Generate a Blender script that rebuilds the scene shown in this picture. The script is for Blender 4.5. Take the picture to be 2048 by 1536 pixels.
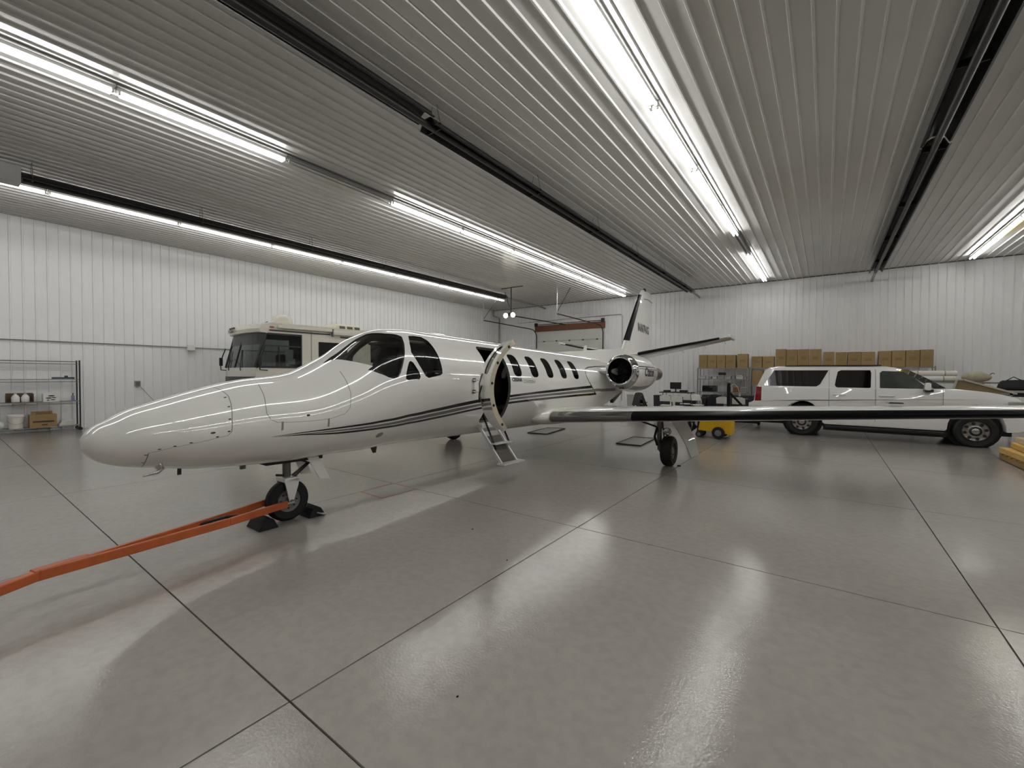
import bpy, bmesh, math, random
import numpy as np
from math import sin, cos, pi, radians, degrees, atan2, sqrt, hypot
from mathutils import Vector, Matrix, Euler
from mathutils.geometry import delaunay_2d_cdt, tessellate_polygon
random.seed(7)
scn = bpy.context.scene
COL = scn.collection
for o in list(bpy.data.objects): bpy.data.objects.remove(o, do_unlink=True)

# ------------------------------------------------------------------ camera
FPX, YAW, PIT, ROL, EYE = 857.5, radians(36.2234), radians(-1.2148), radians(0.3082), 1.7
_f = np.array([-sin(YAW)*cos(PIT), cos(YAW)*cos(PIT), sin(PIT)])
_x = np.array([cos(YAW), sin(YAW), 0.0]); _y = np.cross(_f, _x)
_c, _s = cos(ROL), sin(ROL)
CAMR = np.array([[_c, -_s, 0], [_s, _c, 0], [0, 0, 1]]) @ np.array([_x, _y, _f])
cam = bpy.data.cameras.new('camera'); camo = bpy.data.objects.new('camera', cam); COL.objects.link(camo)
cam.sensor_fit = 'HORIZONTAL'; cam.sensor_width = 36.0; cam.lens = FPX/2048*36.0; cam.clip_start = 0.05; cam.clip_end = 200
_m = Matrix.Identity(4)
for i in range(3):
    _m[i][0] = CAMR[0][i]; _m[i][1] = -CAMR[1][i]; _m[i][2] = -CAMR[2][i]
_m[2][3] = EYE
camo.matrix_world = _m
scn.camera = camo
# ------------------------------------------------------------------ world + exposure
w = bpy.data.worlds.new('world'); scn.world = w; w.use_nodes = True
w.node_tree.nodes['Background'].inputs[0].default_value = (0.02, 0.02, 0.022, 1)
w.node_tree.nodes['Background'].inputs[1].default_value = 0.3
scn.view_settings.view_transform = 'Standard'; scn.view_settings.look = 'None'
scn.view_settings.exposure = -0.20; scn.view_settings.gamma = 1.0
scn.view_settings.use_curve_mapping = False
TUBE_POWER = 34.0

# ------------------------------------------------------------------ measuring helpers (real distances)
def _ray(px, py):
    return CAMR.T @ np.array([(px-1024)/FPX, (py-768)/FPX, 1.0])
def atX(px, py, X):
    d = _ray(px, py); t = X/d[0]; return (X, d[1]*t, EYE+d[2]*t)
def atY(px, py, Y):
    d = _ray(px, py); t = Y/d[1]; return (d[0]*t, Y, EYE+d[2]*t)
def atZ(px, py, Z):
    d = _ray(px, py); t = (Z-EYE)/d[2]; return (d[0]*t, d[1]*t, Z)

# ------------------------------------------------------------------ materials
MATS = {}
def lin(c):
    return tuple(((v/255)/12.92 if v/255 <= 0.04045 else (((v/255)+0.055)/1.055)**2.4) for v in c)
def mat(name, rgb, rough=0.5, metal=0.0, var=0.06, scale=6.0, coat=0.0, bump=0.0, bscale=60.0, rvar=0.0, spec=0.5, stretch=None, emit=None, estr=0.0, cior=1.5, crough=.02):
    if name in MATS: return MATS[name]
    m = bpy.data.materials.new(name); m.use_nodes = True; nt = m.node_tree; b = nt.nodes['Principled BSDF']
    L = nt.links.new; N = nt.nodes.new
    c = lin(rgb)
    geo = N('ShaderNodeTexCoord'); src = geo.outputs['Object']
    if stretch:
        mp = N('ShaderNodeMapping'); mp.inputs['Scale'].default_value = stretch; L(src, mp.inputs[0]); src = mp.outputs[0]
    nz = N('ShaderNodeTexNoise'); nz.inputs['Scale'].default_value = scale; nz.inputs['Detail'].default_value = 5; L(src, nz.inputs['Vector'])
    rp = N('ShaderNodeValToRGB'); e = rp.color_ramp.elements
    e[0].position = 0.3; e[1].position = 0.7
    e[0].color = tuple(max(0, v*(1-var)) for v in c)+(1,); e[1].color = tuple(min(1, v*(1+var)) for v in c)+(1,)
    L(nz.outputs['Fac'], rp.inputs[0]); L(rp.outputs[0], b.inputs['Base Color'])
    b.inputs['Roughness'].default_value = rough; b.inputs['Metallic'].default_value = metal
    b.inputs['Specular IOR Level'].default_value = spec
    if coat: b.inputs['Coat Weight'].default_value = coat; b.inputs['Coat Roughness'].default_value = crough; b.inputs['Coat IOR'].default_value = cior
    if rvar:
        mr = N('ShaderNodeMapRange'); mr.inputs[3].default_value = max(0.02, rough-rvar); mr.inputs[4].default_value = rough+rvar
        L(nz.outputs['Fac'], mr.inputs[0]); L(mr.outputs[0], b.inputs['Roughness'])
    if bump:
        n2 = N('ShaderNodeTexNoise'); n2.inputs['Scale'].default_value = bscale; n2.inputs['Detail'].default_value = 3; L(src, n2.inputs['Vector'])
        bp = N('ShaderNodeBump'); bp.inputs['Strength'].default_value = bump; bp.inputs['Distance'].default_value = 0.01
        L(n2.outputs['Fac'], bp.inputs['Height']); L(bp.outputs[0], b.inputs['Normal'])
    if emit:
        b.inputs['Emission Color'].default_value = lin(emit)+(1,); b.inputs['Emission Strength'].default_value = estr
    MATS[name] = m
    return m
def glass(name, tint, rough=0.02, opaque=0.0):
    # thin pane: tinted see-through with a fresnel reflection
    if name in MATS: return MATS[name]
    m = bpy.data.materials.new(name); m.use_nodes = True; nt = m.node_tree; nt.nodes.clear(); L = nt.links.new; N = nt.nodes.new
    out = N('ShaderNodeOutputMaterial'); tr = N('ShaderNodeBsdfTransparent'); gl = N('ShaderNodeBsdfGlossy'); mx = N('ShaderNodeMixShader')
    lw = N('ShaderNodeLayerWeight'); lw.inputs['Blend'].default_value = 0.5
    pw = N('ShaderNodeMath'); pw.operation = 'POWER'; pw.inputs[1].default_value = 5.0; L(lw.outputs['Facing'], pw.inputs[0])
    fr = N('ShaderNodeMath'); fr.operation = 'MULTIPLY_ADD'; fr.inputs[1].default_value = 0.93; fr.inputs[2].default_value = 0.05; L(pw.outputs[0], fr.inputs[0])
    nz = N('ShaderNodeTexNoise'); nz.inputs['Scale'].default_value = 3; mr = N('ShaderNodeMapRange'); mr.inputs[3].default_value = rough*0.7; mr.inputs[4].default_value = rough*1.3
    L(nz.outputs['Fac'], mr.inputs[0]); L(mr.outputs[0], gl.inputs['Roughness'])
    tr.inputs[0].default_value = tuple(tint)+(1,)
    L(fr.outputs[0], mx.inputs[0]); L(tr.outputs[0], mx.inputs[1]); L(gl.outputs[0], mx.inputs[2]); L(mx.outputs[0], out.inputs[0])
    MATS[name] = m
    return m

# ------------------------------------------------------------------ mesh builder
class MB:
    def __init__(s): s.v = []; s.f = []; s.m = []; s.mi = 0
    def add(s, vs, fs, mi=None):
        o = len(s.v); s.v += [tuple(map(float, v)) for v in vs]; s.f += [tuple(i+o for i in f) for f in fs]
        s.m += [s.mi if mi is None else mi]*len(fs); return s
    def box(s, c, d, rz=0.0, rx=0.0, ry=0.0, mi=None, top=None):
        hx, hy, hz = d[0]/2, d[1]/2, d[2]/2; tx, ty = (1, 1) if top is None else top
        P = [(-hx, -hy, -hz), (hx, -hy, -hz), (hx, hy, -hz), (-hx, hy, -hz), (-hx*tx, -hy*ty, hz), (hx*tx, -hy*ty, hz), (hx*tx, hy*ty, hz), (-hx*tx, hy*ty, hz)]
        if rz or rx or ry:
            M = Euler((rx, ry, rz)).to_matrix(); P = [tuple(M @ Vector(p)) for p in P]
        return s.add([(p[0]+c[0], p[1]+c[1], p[2]+c[2]) for p in P], [(0, 3, 2, 1), (4, 5, 6, 7), (0, 1, 5, 4), (1, 2, 6, 5), (2, 3, 7, 6), (3, 0, 4, 7)], mi)
    def bb(s, a, b, mi=None):
        return s.box([(a[i]+b[i])/2 for i in range(3)], [abs(b[i]-a[i]) for i in range(3)], mi=mi)
    def rings(s, R, closed=True, cap0=True, cap1=True, mi=None, loop=False):
        n = len(R[0]); vs = [p for r in R for p in r]; fs = []; k = len(R)
        for i in range(k if loop else k-1):
            a, b = i*n, ((i+1) % k)*n
            for j in range(n if closed else n-1):
                jj = (j+1) % n; fs.append((a+j, a+jj, b+jj, b+j))
        if cap0 and not loop: fs.append(tuple(reversed(range(n))))
        if cap1 and not loop: fs.append(tuple(range((k-1)*n, k*n)))
        return s.add(vs, fs, mi)
    def tube(s, path, r, n=8, mi=None, caps=True, loop=False):
        P = [Vector(p) for p in path]; R = []; k = len(P); up = None
        for i in range(k):
            if loop: t = (P[(i+1) % k]-P[i-1])
            else: t = (P[min(i+1, k-1)]-P[max(i-1, 0)])
            t.normalize()
            if up is None:
                up = Vector((0, 0, 1)) if abs(t.z) < 0.9 else Vector((1, 0, 0))
            u = t.cross(up)
            if u.length < 1e-5: u = t.cross(Vector((1, 0.3, 0)))
            u.normalize(); v = u.cross(t); up = v
            rr = r[i] if isinstance(r, (list, tuple)) else r
            R.append([tuple(P[i]+(u*cos(2*pi*j/n)+v*sin(2*pi*j/n))*rr) for j in range(n)])
        return s.rings(R, mi=mi, cap0=caps, cap1=caps, loop=loop)
    def bar(s, a, b, w, h, mi=None):
        a, b = Vector(a), Vector(b); t = (b-a).normalized(); up = Vector((0, 0, 1)) if abs(t.z) < 0.95 else Vector((1, 0, 0))
        u = t.cross(up).normalized()*w/2; v = u.normalized().cross(t)*h/2
        return s.rings([[tuple(p-u-v), tuple(p+u-v), tuple(p+u+v), tuple(p-u+v)] for p in (a, b)], mi=mi)
    def lathe(s, prof, c=(0, 0, 0), ax='z', n=24, mi=None, cap=True):
        R = []
        for r, h in prof:
            q = []
            for j in range(n):
                a = 2*pi*j/n; u, v = r*cos(a), r*sin(a)
                p = {'z': (u, v, h), 'y': (v, h, u), 'x': (h, u, v)}[ax]
                q.append((p[0]+c[0], p[1]+c[1], p[2]+c[2]))
            R.append(q)
        return s.rings(R, mi=mi, cap0=cap, cap1=cap)
    def prism(s, poly, fn0, fn1, mi=None):
        n = len(poly); a = [fn0(*p) for p in poly]; b = [fn1(*p) for p in poly]
        tr = tessellate_polygon([[Vector((p[0], p[1], 0)) for p in poly]])
        fs = [tuple(t) for t in tr]+[tuple(n+i for i in reversed(t)) for t in tr]+[(i, (i+1) % n, n+(i+1) % n, n+i) for i in range(n)]
        return s.add(a+b, fs, mi)
    def ell(s, c, r, n=16, k=10, mi=None, z0=-1.0):
        R = []
        for i in range(k+1):
            a = math.asin(z0)+(pi/2-math.asin(z0))*i/k
            R.append([(c[0]+r[0]*max(cos(a), 1e-3)*cos(2*pi*j/n), c[1]+r[1]*max(cos(a), 1e-3)*sin(2*pi*j/n), c[2]+r[2]*sin(a)) for j in range(n)])
        return s.rings(R, mi=mi)
    def build(s, name, mats, parent=None, smooth=None, bevel=0.0, loc=None, seg=2, recalc=True, sub=0):
        me = bpy.data.meshes.new(name); me.from_pydata(s.v, [], s.f)
        if not isinstance(mats, (list, tuple)): mats = [mats]
        for m in mats: me.materials.append(m)
        if len(mats) > 1: me.polygons.foreach_set('material_index', s.m)
        if recalc or bevel:
            bm = bmesh.new(); bm.from_mesh(me)
            if recalc: bmesh.ops.recalc_face_normals(bm, faces=bm.faces)
            if bevel:
                ed = [e for e in bm.edges if len(e.link_faces) == 2 and e.calc_face_angle(0) > 0.6]
                bmesh.ops.bevel(bm, geom=ed, offset=bevel, segments=seg, affect='EDGES', profile=0.5, clamp_overlap=True)
            bm.to_mesh(me); bm.free()
        if smooth is not None:
            me.polygons.foreach_set('use_smooth', [True]*len(me.polygons))
            me.set_sharp_from_angle(angle=radians(smooth))
        o = bpy.data.objects.new(name, me); COL.objects.link(o)
        if parent: o.parent = parent
        if loc: o.location = loc
        if sub:
            md = o.modifiers.new('sub', 'SUBSURF'); md.levels = sub; md.render_levels = sub
        return o
def tag(o, label=None, cat=None, group=None, kind=None):
    if label: o['label'] = label
    if cat: o['category'] = cat
    if group: o['group'] = group
    if kind: o['kind'] = kind
    return o
def thing(name, label, cat, loc=(0, 0, 0), rz=0.0, group=None):
    o = bpy.data.objects.new(name, None); COL.objects.link(o); o.empty_display_size = 0.1
    o.location = loc; o.rotation_euler = (0, 0, rz); return tag(o, label, cat, group)
def dup(o, parent=None):
    c = o.copy(); COL.objects.link(c)
    if parent: c.parent = parent
    for ch in list(o.children): dup(ch, c)
    return c
def text2d(txt, size, shear=0.0, weight=0.0, font_x=1.0):
    cu = bpy.data.curves.new('lettering', 'FONT'); cu.body = txt; cu.size = size; cu.shear = shear; cu.offset = weight; cu.resolution_u = 3
    o = bpy.data.objects.new('lettering', cu); COL.objects.link(o)
    dg = bpy.context.evaluated_depsgraph_get(); me = bpy.data.meshes.new_from_object(o.evaluated_get(dg))
    vs = [(v.co.x*font_x, v.co.y) for v in me.vertices]; fs = [tuple(p.vertices) for p in me.polygons]
    bpy.data.objects.remove(o); bpy.data.curves.remove(cu); bpy.data.meshes.remove(me)
    return vs, fs
ORD = ['first', 'second', 'third', 'fourth', 'fifth', 'sixth', 'seventh', 'eighth', 'ninth', 'tenth', 'eleventh', 'twelfth']

# ================================================================== the hangar shell
XL, XR, YF, YB, ZC = -18.3, 14.0, -6.4, 23.0, 6.08
def concrete():
    m = bpy.data.materials.new('polished_concrete'); m.use_nodes = True; nt = m.node_tree; b = nt.nodes['Principled BSDF']; L = nt.links.new; N = nt.nodes.new
    g = N('ShaderNodeNewGeometry')
    n1 = N('ShaderNodeTexNoise'); n1.inputs['Scale'].default_value = 0.55; n1.inputs['Detail'].default_value = 6; n1.inputs['Roughness'].default_value = 0.6
    n2 = N('ShaderNodeTexNoise'); n2.inputs['Scale'].default_value = 14; n2.inputs['Detail'].default_value = 6
    n3 = N('ShaderNodeTexNoise'); n3.inputs['Scale'].default_value = 60; n3.inputs['Detail'].default_value = 4
    mp = N('ShaderNodeMapping'); mp.inputs['Scale'].default_value = (1.0, 0.15, 1); mp.inputs['Rotation'].default_value = (0, 0, 0.5)
    L(g.outputs['Position'], n1.inputs['Vector']); L(g.outputs['Position'], n2.inputs['Vector']); L(g.outputs['Position'], n3.inputs['Vector'])
    r1 = N('ShaderNodeValToRGB'); r1.color_ramp.elements[0].color = lin((147, 141, 136))+(1,); r1.color_ramp.elements[1].color = lin((163, 157, 151))+(1,)
    r1.color_ramp.elements[0].position = 0.3; r1.color_ramp.elements[1].position = 0.7
    L(n1.outputs['Fac'], r1.inputs[0])
    r2 = N('ShaderNodeValToRGB'); r2.color_ramp.elements[0].color = (0.93, 0.93, 0.93, 1); r2.color_ramp.elements[1].color = (1.04, 1.04, 1.03, 1)
    r2.color_ramp.elements[0].position = 0.35; r2.color_ramp.elements[1].position = 0.6
    L(n2.outputs['Fac'], r2.inputs[0])
    mx = N('ShaderNodeMix'); mx.data_type = 'RGBA'; mx.blend_type = 'MULTIPLY'; mx.inputs[0].default_value = 1
    L(r1.outputs[0], mx.inputs[6]); L(r2.outputs[0], mx.inputs[7]); L(mx.outputs[2], b.inputs['Base Color'])
    # scattered small dark spots and scuffs
    mr = N('ShaderNodeMapRange'); mr.inputs[3].default_value = 0.40; mr.inputs[4].default_value = 0.55
    L(n1.outputs['Fac'], mr.inputs[0]); L(mr.outputs[0], b.inputs['Roughness'])
    bp = N('ShaderNodeBump'); bp.inputs['Strength'].default_value = 0.12; bp.inputs['Distance'].default_value = 0.01
    L(n3.outputs['Fac'], bp.inputs['Height']); L(bp.outputs[0], b.inputs['Normal'])
    b.inputs['Specular IOR Level'].default_value = 0.25
    b.inputs['Coat Weight'].default_value = 0.9; b.inputs['Coat IOR'].default_value = 1.45
    m2 = N('ShaderNodeMapRange'); m2.inputs[3].default_value = 0.05; m2.inputs[4].default_value = 0.10
    L(n1.outputs['Fac'], m2.inputs[0]); L(m2.outputs[0], b.inputs['Coat Roughness']); L(bp.outputs[0], b.inputs['Coat Normal'])
    MATS['concrete'] = m; return m
CONC = concrete()
WALLM = mat('painted_steel_wall', (232, 232, 231), 0.40, var=0.03, scale=0.7, rvar=0.08)
CEILM = mat('painted_steel_ceiling', (204, 203, 199), 0.24, var=0.03, scale=0.6, rvar=0.06)
JOINT = mat('joint_filler', (52, 49, 45), 0.8, var=0.15)
TRIM = mat('grey_trim', (92, 91, 88), 0.5)
# floor: saw-cut slabs
fl = MB().bb((XL-.3, YF-.3, -.12), (XR+.3, YB+.3, -.012)).build('floor', JOINT); tag(fl, 'polished grey concrete hangar floor with saw-cut joints', kind='structure')
JX = sorted({XL, XR} | {-2.215+3.185*k for k in range(-6, 7) if XL < -2.215+3.185*k < XR})
JY = sorted({YF, YB} | {1.09+3.185*k for k in range(-4, 9) if YF < 1.09+3.185*k < YB})
for i in range(len(JX)-1):
    for j in range(len(JY)-1):
        if JX[i+1]-JX[i] < .05 or JY[j+1]-JY[j] < .05: continue
        g = .0055
        MB().bb((JX[i]+g, JY[j]+g, -.012), (JX[i+1]-g, JY[j+1]-g, 0)).build('slab', CONC, fl)
# ribbed sheets: one shared mesh for each surface, four ribs to a sheet
P_ = .24
def ribbed(L):
    b = MB(); pts = []
    for k in range(4):
        x = k*P_
        pts += [(x, 0), (x+.095, 0), (x+.108, .026), (x+.132, .026), (x+.145, 0)]
        if False: pts += []
    pts.append((4*P_, 0)); n = len(pts)
    vs = [(x, 0, z) for x, z in pts]+[(x, L, z) for x, z in pts]
    b.add(vs, [(i, i+1, n+i+1, n+i) for i in range(n-1)])
    me = bpy.data.meshes.new('ribbed_sheet'); me.from_pydata(b.v, [], b.f); return me
def sheets(parent, me, m, n, mk, name):
    me.materials.clear(); me.materials.append(m)
    for k in range(n):
        o = bpy.data.objects.new(name, me); COL.objects.link(o); o.parent = parent; o.matrix_local = mk(k)
def basis(o, ex, ey, ez):
    M = Matrix.Identity(4)
    for i in range(3): M[i][0] = ex[i]; M[i][1] = ey[i]; M[i][2] = ez[i]; M[i][3] = o[i]
    return M
ce = MB().bb((XL-.2, YF-.2, ZC+.002), (XR+.2, YB+.2, ZC+.15)).build('ceiling', CEILM); tag(ce, 'white ribbed steel ceiling', kind='structure')
nW = int(math.ceil((XR-XL)/(4*P_)))
sheets(ce, ribbed(YB-YF), CEILM, nW, lambda k: basis((XL+(k+1)*4*P_-.02, YF, ZC), (-1, 0, 0), (0, 1, 0), (0, 0, -1)), 'ceiling_sheet')
wl = MB().bb((XL-.15, YF-.2, -.05), (XL-.002, YB+.2, ZC)).build('wall_left', WALLM); tag(wl, 'white ribbed steel wall on the left', kind='structure')
nL = int(math.ceil((YB-YF)/(4*P_)))
vm = ribbed(ZC-.01)
sheets(wl, vm, WALLM, nL, lambda k: basis((XL, YF+k*4*P_, .01), (0, 1, 0), (0, 0, 1), (1, 0, 0)), 'wall_sheet')
wb = MB().bb((XL-.2, YB+.002, -.05), (XR+.2, YB+.15, ZC)).build('wall_back', WALLM); tag(wb, 'white ribbed steel back wall', kind='structure')
sheets(wb, ribbed(ZC-.01), WALLM, nW, lambda k: basis((XL+(k+1)*4*P_, YB, .01), (-1, 0, 0), (0, 0, 1), (0, -1, 0)), 'wall_sheet')
wr = MB().bb((XR+.002, YF-.2, -.05), (XR+.15, YB+.2, ZC)).build('wall_right', mat('grey_side_wall', (150, 149, 146), .5, var=.03, scale=.7)); tag(wr, 'grey steel wall on the right', kind='structure')
wf = MB().bb((XL-.2, YF-.15, -.05), (XR+.2, YF-.002, ZC)).build('wall_front', mat('grey_hangar_door', (118, 117, 114), .5, var=.03, scale=.7)); tag(wf, 'grey hangar door wall behind the viewer', kind='structure')
t1 = MB().bb((XL, YB-.035, ZC-.035), (XR, YB-.03, ZC-.0)).bb((XL+.0, YB-.03, ZC-.01), (XR, YB-.0, ZC-.005)).build('trim_1', TRIM); tag(t1, 'thin dark closure strip where ceiling meets back wall', kind='structure')
t2 = MB().bb((XL+.03, YF, ZC-.03), (XL+.035, YB, ZC)).build('trim_2', mat('pale_trim', (170, 169, 165), .5)); tag(t2, 'thin closure strip where ceiling meets left wall', kind='structure')

# ================================================================== fluorescent strip lights
TUBE = mat('lit_tube', (250, 250, 245), 0.4, var=0.0, emit=(254, 254, 253), estr=TUBE_POWER)
TUBEY = mat('yellow_lit_tube', (240, 220, 120), 0.4, var=0.0, emit=(255, 226, 118), estr=TUBE_POWER*0.35)
TUBE0 = mat('unlit_tube', (205, 203, 196), 0.35)
FIXW = mat('white_enamel', (222, 221, 215), 0.35, var=0.02)
FIXH = mat('toned_down_housing', (140, 139, 135), 0.4, var=0.03)  # white housing greyed to hold down the glare beside the tubes
SOCK = mat('lamp_socket', (150, 148, 142), 0.5)
LX = {'A': -14.97, 'B': -8.77, 'C': -2.27, 'D': 4.13, 'E': 10.5}
LN = {'A': 'row nearest left wall', 'B': 'second row from left wall', 'C': 'third row from left wall', 'D': 'fourth row from left wall', 'E': 'row nearest right wall'}
FL = 2.55; FY0 = 1.75
def fixture_proto(kind):
    r = thing('fluorescent_strip_light', 'proto', 'light')
    MB().box((0, 0, -.045), (.115, FL-.02, .075)).box((0, 0, -.018), (.16, FL-.02, .02)).build('housing', FIXH, r, bevel=.006)
    for q, sx in enumerate((-.05, .05)):
        m = {'on': TUBE, 'off': TUBE0, 'yellow': TUBEY if q else TUBE}[kind]
        t = MB().tube([(sx, -FL/2+.05, -.115), (sx, FL/2-.05, -.115)], .019, 10).build('tube', m, r, smooth=50)
        for e in (-1, 1):
            MB().box((sx, e*(FL/2-.04), -.1), (.032, .022, .075)).build('socket', SOCK, r)
    return r
protos = {}
cnt = 0
for row in 'ABCDE':
    k = 7
    ordn = 0
    while True:
        y0 = FY0+FL*k
        if y0 < YF: break
        k -= 1
        if row == 'A' and y0 > 19: continue
        ordn += 1
        kind = 'on'
        if row == 'B' and abs(y0-4.3) < .1: kind = 'off'
        if row == 'C' and abs(y0-14.5) < .1: kind = 'off'
        if row == 'D' and abs(y0-17.05) < .1: kind = 'yellow'
        if kind not in protos:
            protos[kind] = fixture_proto(kind); o = protos[kind]
        else:
            o = dup(protos[kind])
        o.location = (LX[row], y0+FL/2, ZC-.026)
        st = {'on': 'lit white', 'off': 'unlit', 'yellow': 'lit half-yellow'}[kind]
        tag(o, f'{st} ceiling strip light, {ORD[ordn-1]} from back wall, {LN[row]}', group='ceiling strip lights')

# ================================================================== black tube heaters
BLK = mat('heater_black', (26, 25, 24), 0.45, var=0.15, rvar=.1)
BLKT = mat('heater_tube', (30, 28, 26), 0.4, var=0.2)
PIPE = mat('galvanised_pipe', (150, 150, 148), 0.4, metal=.7, var=.1)
CHAIN = mat('hanging_chain', (120, 118, 112), 0.45, metal=.8)
BURN = mat('burner_box_grey', (168, 166, 164), 0.45)
def hood(b, x, y0, y1, z, w=.40):
    # folded reflector: open channel, thin sheet both sides
    pr = [(-w/2, -.09), (-w/2+.03, -.10), (-.11, .02), (-.05, .055), (.05, .055), (.11, .02), (w/2-.03, -.10), (w/2, -.09)]
    pr2 = [(a*1.02, h+.008) for a, h in pr]
    R = [[(x+a, y, z+h) for a, h in pr]+[(x+a, y, z+h) for a, h in reversed(pr2)] for y in (y0, y1)]
    b.rings(R)
def heater(label, x, segs, pipe_end, zbase, burner=None):
    r = thing('tube_heater', label, 'heater', (x, segs[0][0], 0), group='radiant tube heaters')
    oy = segs[0][0]
    for (y0, y1, dz) in segs:
        b = MB(); hood(b, 0, y0-oy, y1-oy, zbase+dz); b.build('reflector_hood', BLK, r)
        yy = y0+.15
        while yy < y1:
            MB().box((0, yy-oy, zbase+dz-.045), (.3, .02, .10)).build('bracket', BLKT, r)
            c = MB()
            for sx in (-.13, .13): c.tube([(sx, yy-oy, zbase+dz+.0), (sx*.4, yy-oy, ZC-.02)], .006, 5)
            c.build('hanger_chain', CHAIN, r)
            yy += 3.0
    MB().tube([(0, .02, zbase-.075), (0, segs[-1][1]-oy, zbase-.075+segs[-1][2])], .052, 10).build('radiant_tube', BLKT, r, smooth=50)
    MB().tube([(0, segs[-1][1]-oy-.05, zbase-.05+segs[-1][2]), (0, pipe_end-oy-.5, zbase-.08), (0, pipe_end-oy, zbase-.12)], .05, 10).build('exhaust_pipe', PIPE, r, smooth=50)
    if burner:
        MB().box((0, -burner/2-.01, zbase-.03), (.36, burner, .34)).build('burner_box', BURN, r, bevel=.01)
    return r
heater('black ceiling tube heater crossing above the jet cockpit', -5.2, [(-1.2, 4.75, .06), (4.78, 21.35, -.03)], YB-.01, 5.76, burner=.6)
heater('black ceiling tube heater at upper right above the white truck', 1.45, [(-1.2, 10.3, .03), (10.33, 21.4, .0)], YB-.01, 5.76, burner=.6)
heater('black ceiling tube heater hanging above the motorhome by left wall', -13.42, [(1.2, 10.0, .0), (10.03, 17.7, .0)], 21.6, 5.74, burner=.75)

# ================================================================== overhead door in the back wall
gx0, _, gz1 = atY(1074, 664, YB-.06); gx1 = atY(1207, 657, YB-.06)[0]
BROWN = mat('brown_header', (112, 62, 36), 0.5, var=.12, stretch=(1, 1, 8))
DOORW = mat('white_door_panel', (206, 206, 198), .45, var=.02)
BLACKM = mat('black_steel', (30, 29, 28), .4, metal=.5, var=.2)
STEEL = mat('bright_steel', (176, 176, 174), .3, metal=.85, var=.08)
gd = MB().bb((gx0, YB-.07, .0), (gx1, YB-.06, gz1)).build('door_1', DOORW); tag(gd, 'white sectional overhead door under brown header in the back wall', kind='structure')
nS = 7; hS = gz1/nS
for k in range(nS):
    MB().bb((gx0+.01, YB-.10, k*hS+.008), (gx1-.01, YB-.07, (k+1)*hS-.008)).build('door_section', DOORW, gd, bevel=.008)
for k in range(5):
    MB().bb((gx0+.5+k*.9, YB-.115, hS*6-.03), (gx0+.62+k*.9, YB-.10, hS*6+.03)).build('hinge', BLACKM, gd)
hd = MB().bb((gx0-.1, YB-.16, gz1), (gx1+.1, YB-.03, gz1+.36)).build('trim_3', BROWN); tag(hd, 'brown beam header above the overhead door', kind='structure')
b = thing('door_track', 'steel overhead door tracks and spring shaft by back wall', 'track', (gx0, YB-.12, 0))
for sx in (0, gx1-gx0):
    for k, y in enumerate((0,)):
        p = [(sx, 0, .05), (sx, 0, gz1-.25), (sx, -.12, gz1-.05), (sx, -.35, gz1+.08), (sx, -.7, gz1+.12), (sx, -5.2, gz1+.18)]
        MB().tube(p, .028, 6).build('track', BLACKM, b)
    MB().tube([(sx, -5.2, gz1+.18), (sx, -5.2, ZC-.02)], .018, 6).build('hanger', STEEL, b)
    MB().tube([(sx, -5.2, gz1+.25), (sx, -3.9, ZC-.02)], .015, 6).build('brace', BLACKM, b)
    MB().box((sx, -.05, gz1+.42), (.16, .14, .22)).build('bearing_plate', BLACKM, b)
MB().tube([(0, -.08, gz1+.42), (gx1-gx0, -.08, gz1+.42)], .02, 6).build('spring_shaft', BLACKM, b)
# opener with two glowing bulbs
cx = (gx0+gx1)/2-.1
ox, oy, oz = atX(1022, 631, cx)
op = thing('door_opener', 'ceiling-hung garage door opener with two glowing round bulbs', 'opener', (cx, oy, oz))
MB().box((0, 0, .05), (.22, .3, .16)).build('motor_box', BLACKM, op, bevel=.02)
MB().bar((0, .15, .0), (0, YB-.3-oy, gz1+.3-oz), .04, .05).build('rail', BLACKM, op)
MB().tube([(0, 0, .1), (0, 0, ZC-oz-.02)], .025, 6).tube([(-.35, -.05, ZC-oz-.25), (-.1, 0, ZC-oz-1.0)], .015, 5).bar((-.6, 0, ZC-oz-.05), (.7, 0, ZC-oz-.05), .06, .03).build('hanger', BLACKM, op)
BULB = mat('glowing_bulb', (255, 250, 235), .3, var=0, emit=(255, 246, 225), estr=14)
for sx in (-.24, .2): MB().ell((sx, -.12, 0), (.11, .11, .12)).build('bulb', BULB, op, smooth=60)

# ================================================================== conduit and boxes on the walls
COND = mat('grey_conduit', (138, 137, 132), .45, metal=.5)
z0 = atX(0, 678, XL+.05)[2]
p0 = atX(0, 678, XL+.05); p1 = atX(435, 697.5, XL+.05)
MBc = MB().tube([(XL+.045, YF+.2, (p0[2]+p1[2])/2), (XL+.045, 14.0, (p0[2]+p1[2])/2)], .016, 6)
tag(MBc.build('conduit', COND, smooth=60), 'thin grey conduit running along the left wall', 'conduit')
q = atX(382, 695, XL+.125)
c = thing('junction_box', 'small white box on the left wall conduit beside the motorhome', 'box', q)
MB().box((0, 0, 0), (.1, .22, .2)).build('body', FIXW, c, bevel=.015); MB().box((.055, 0, -.12), (.06, .16, .05)).build('lamp', SOCK, c, bevel=.01)
q = atX(275, 767, XL+.07)
c = thing('wall_outlet', 'grey outlet box with dangling cord above the jet nose', 'outlet', q)
MB().box((0, 0, 0), (.07, .15, .17)).build('box', COND, c, bevel=.01)
MB().box((.04, 0, 0), (.012, .09, .11)).build('cover', mat('outlet_cover', (96, 95, 92), .5), c)
MB().tube([(.05, .03, -.05), (.08, .3, -.45), (.09, .62, -.85), (.09, .8, -q[2]+.03)], .009, 5).build('cord', COND, c)
q = atX(1003, 640, XL+.3)
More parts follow.
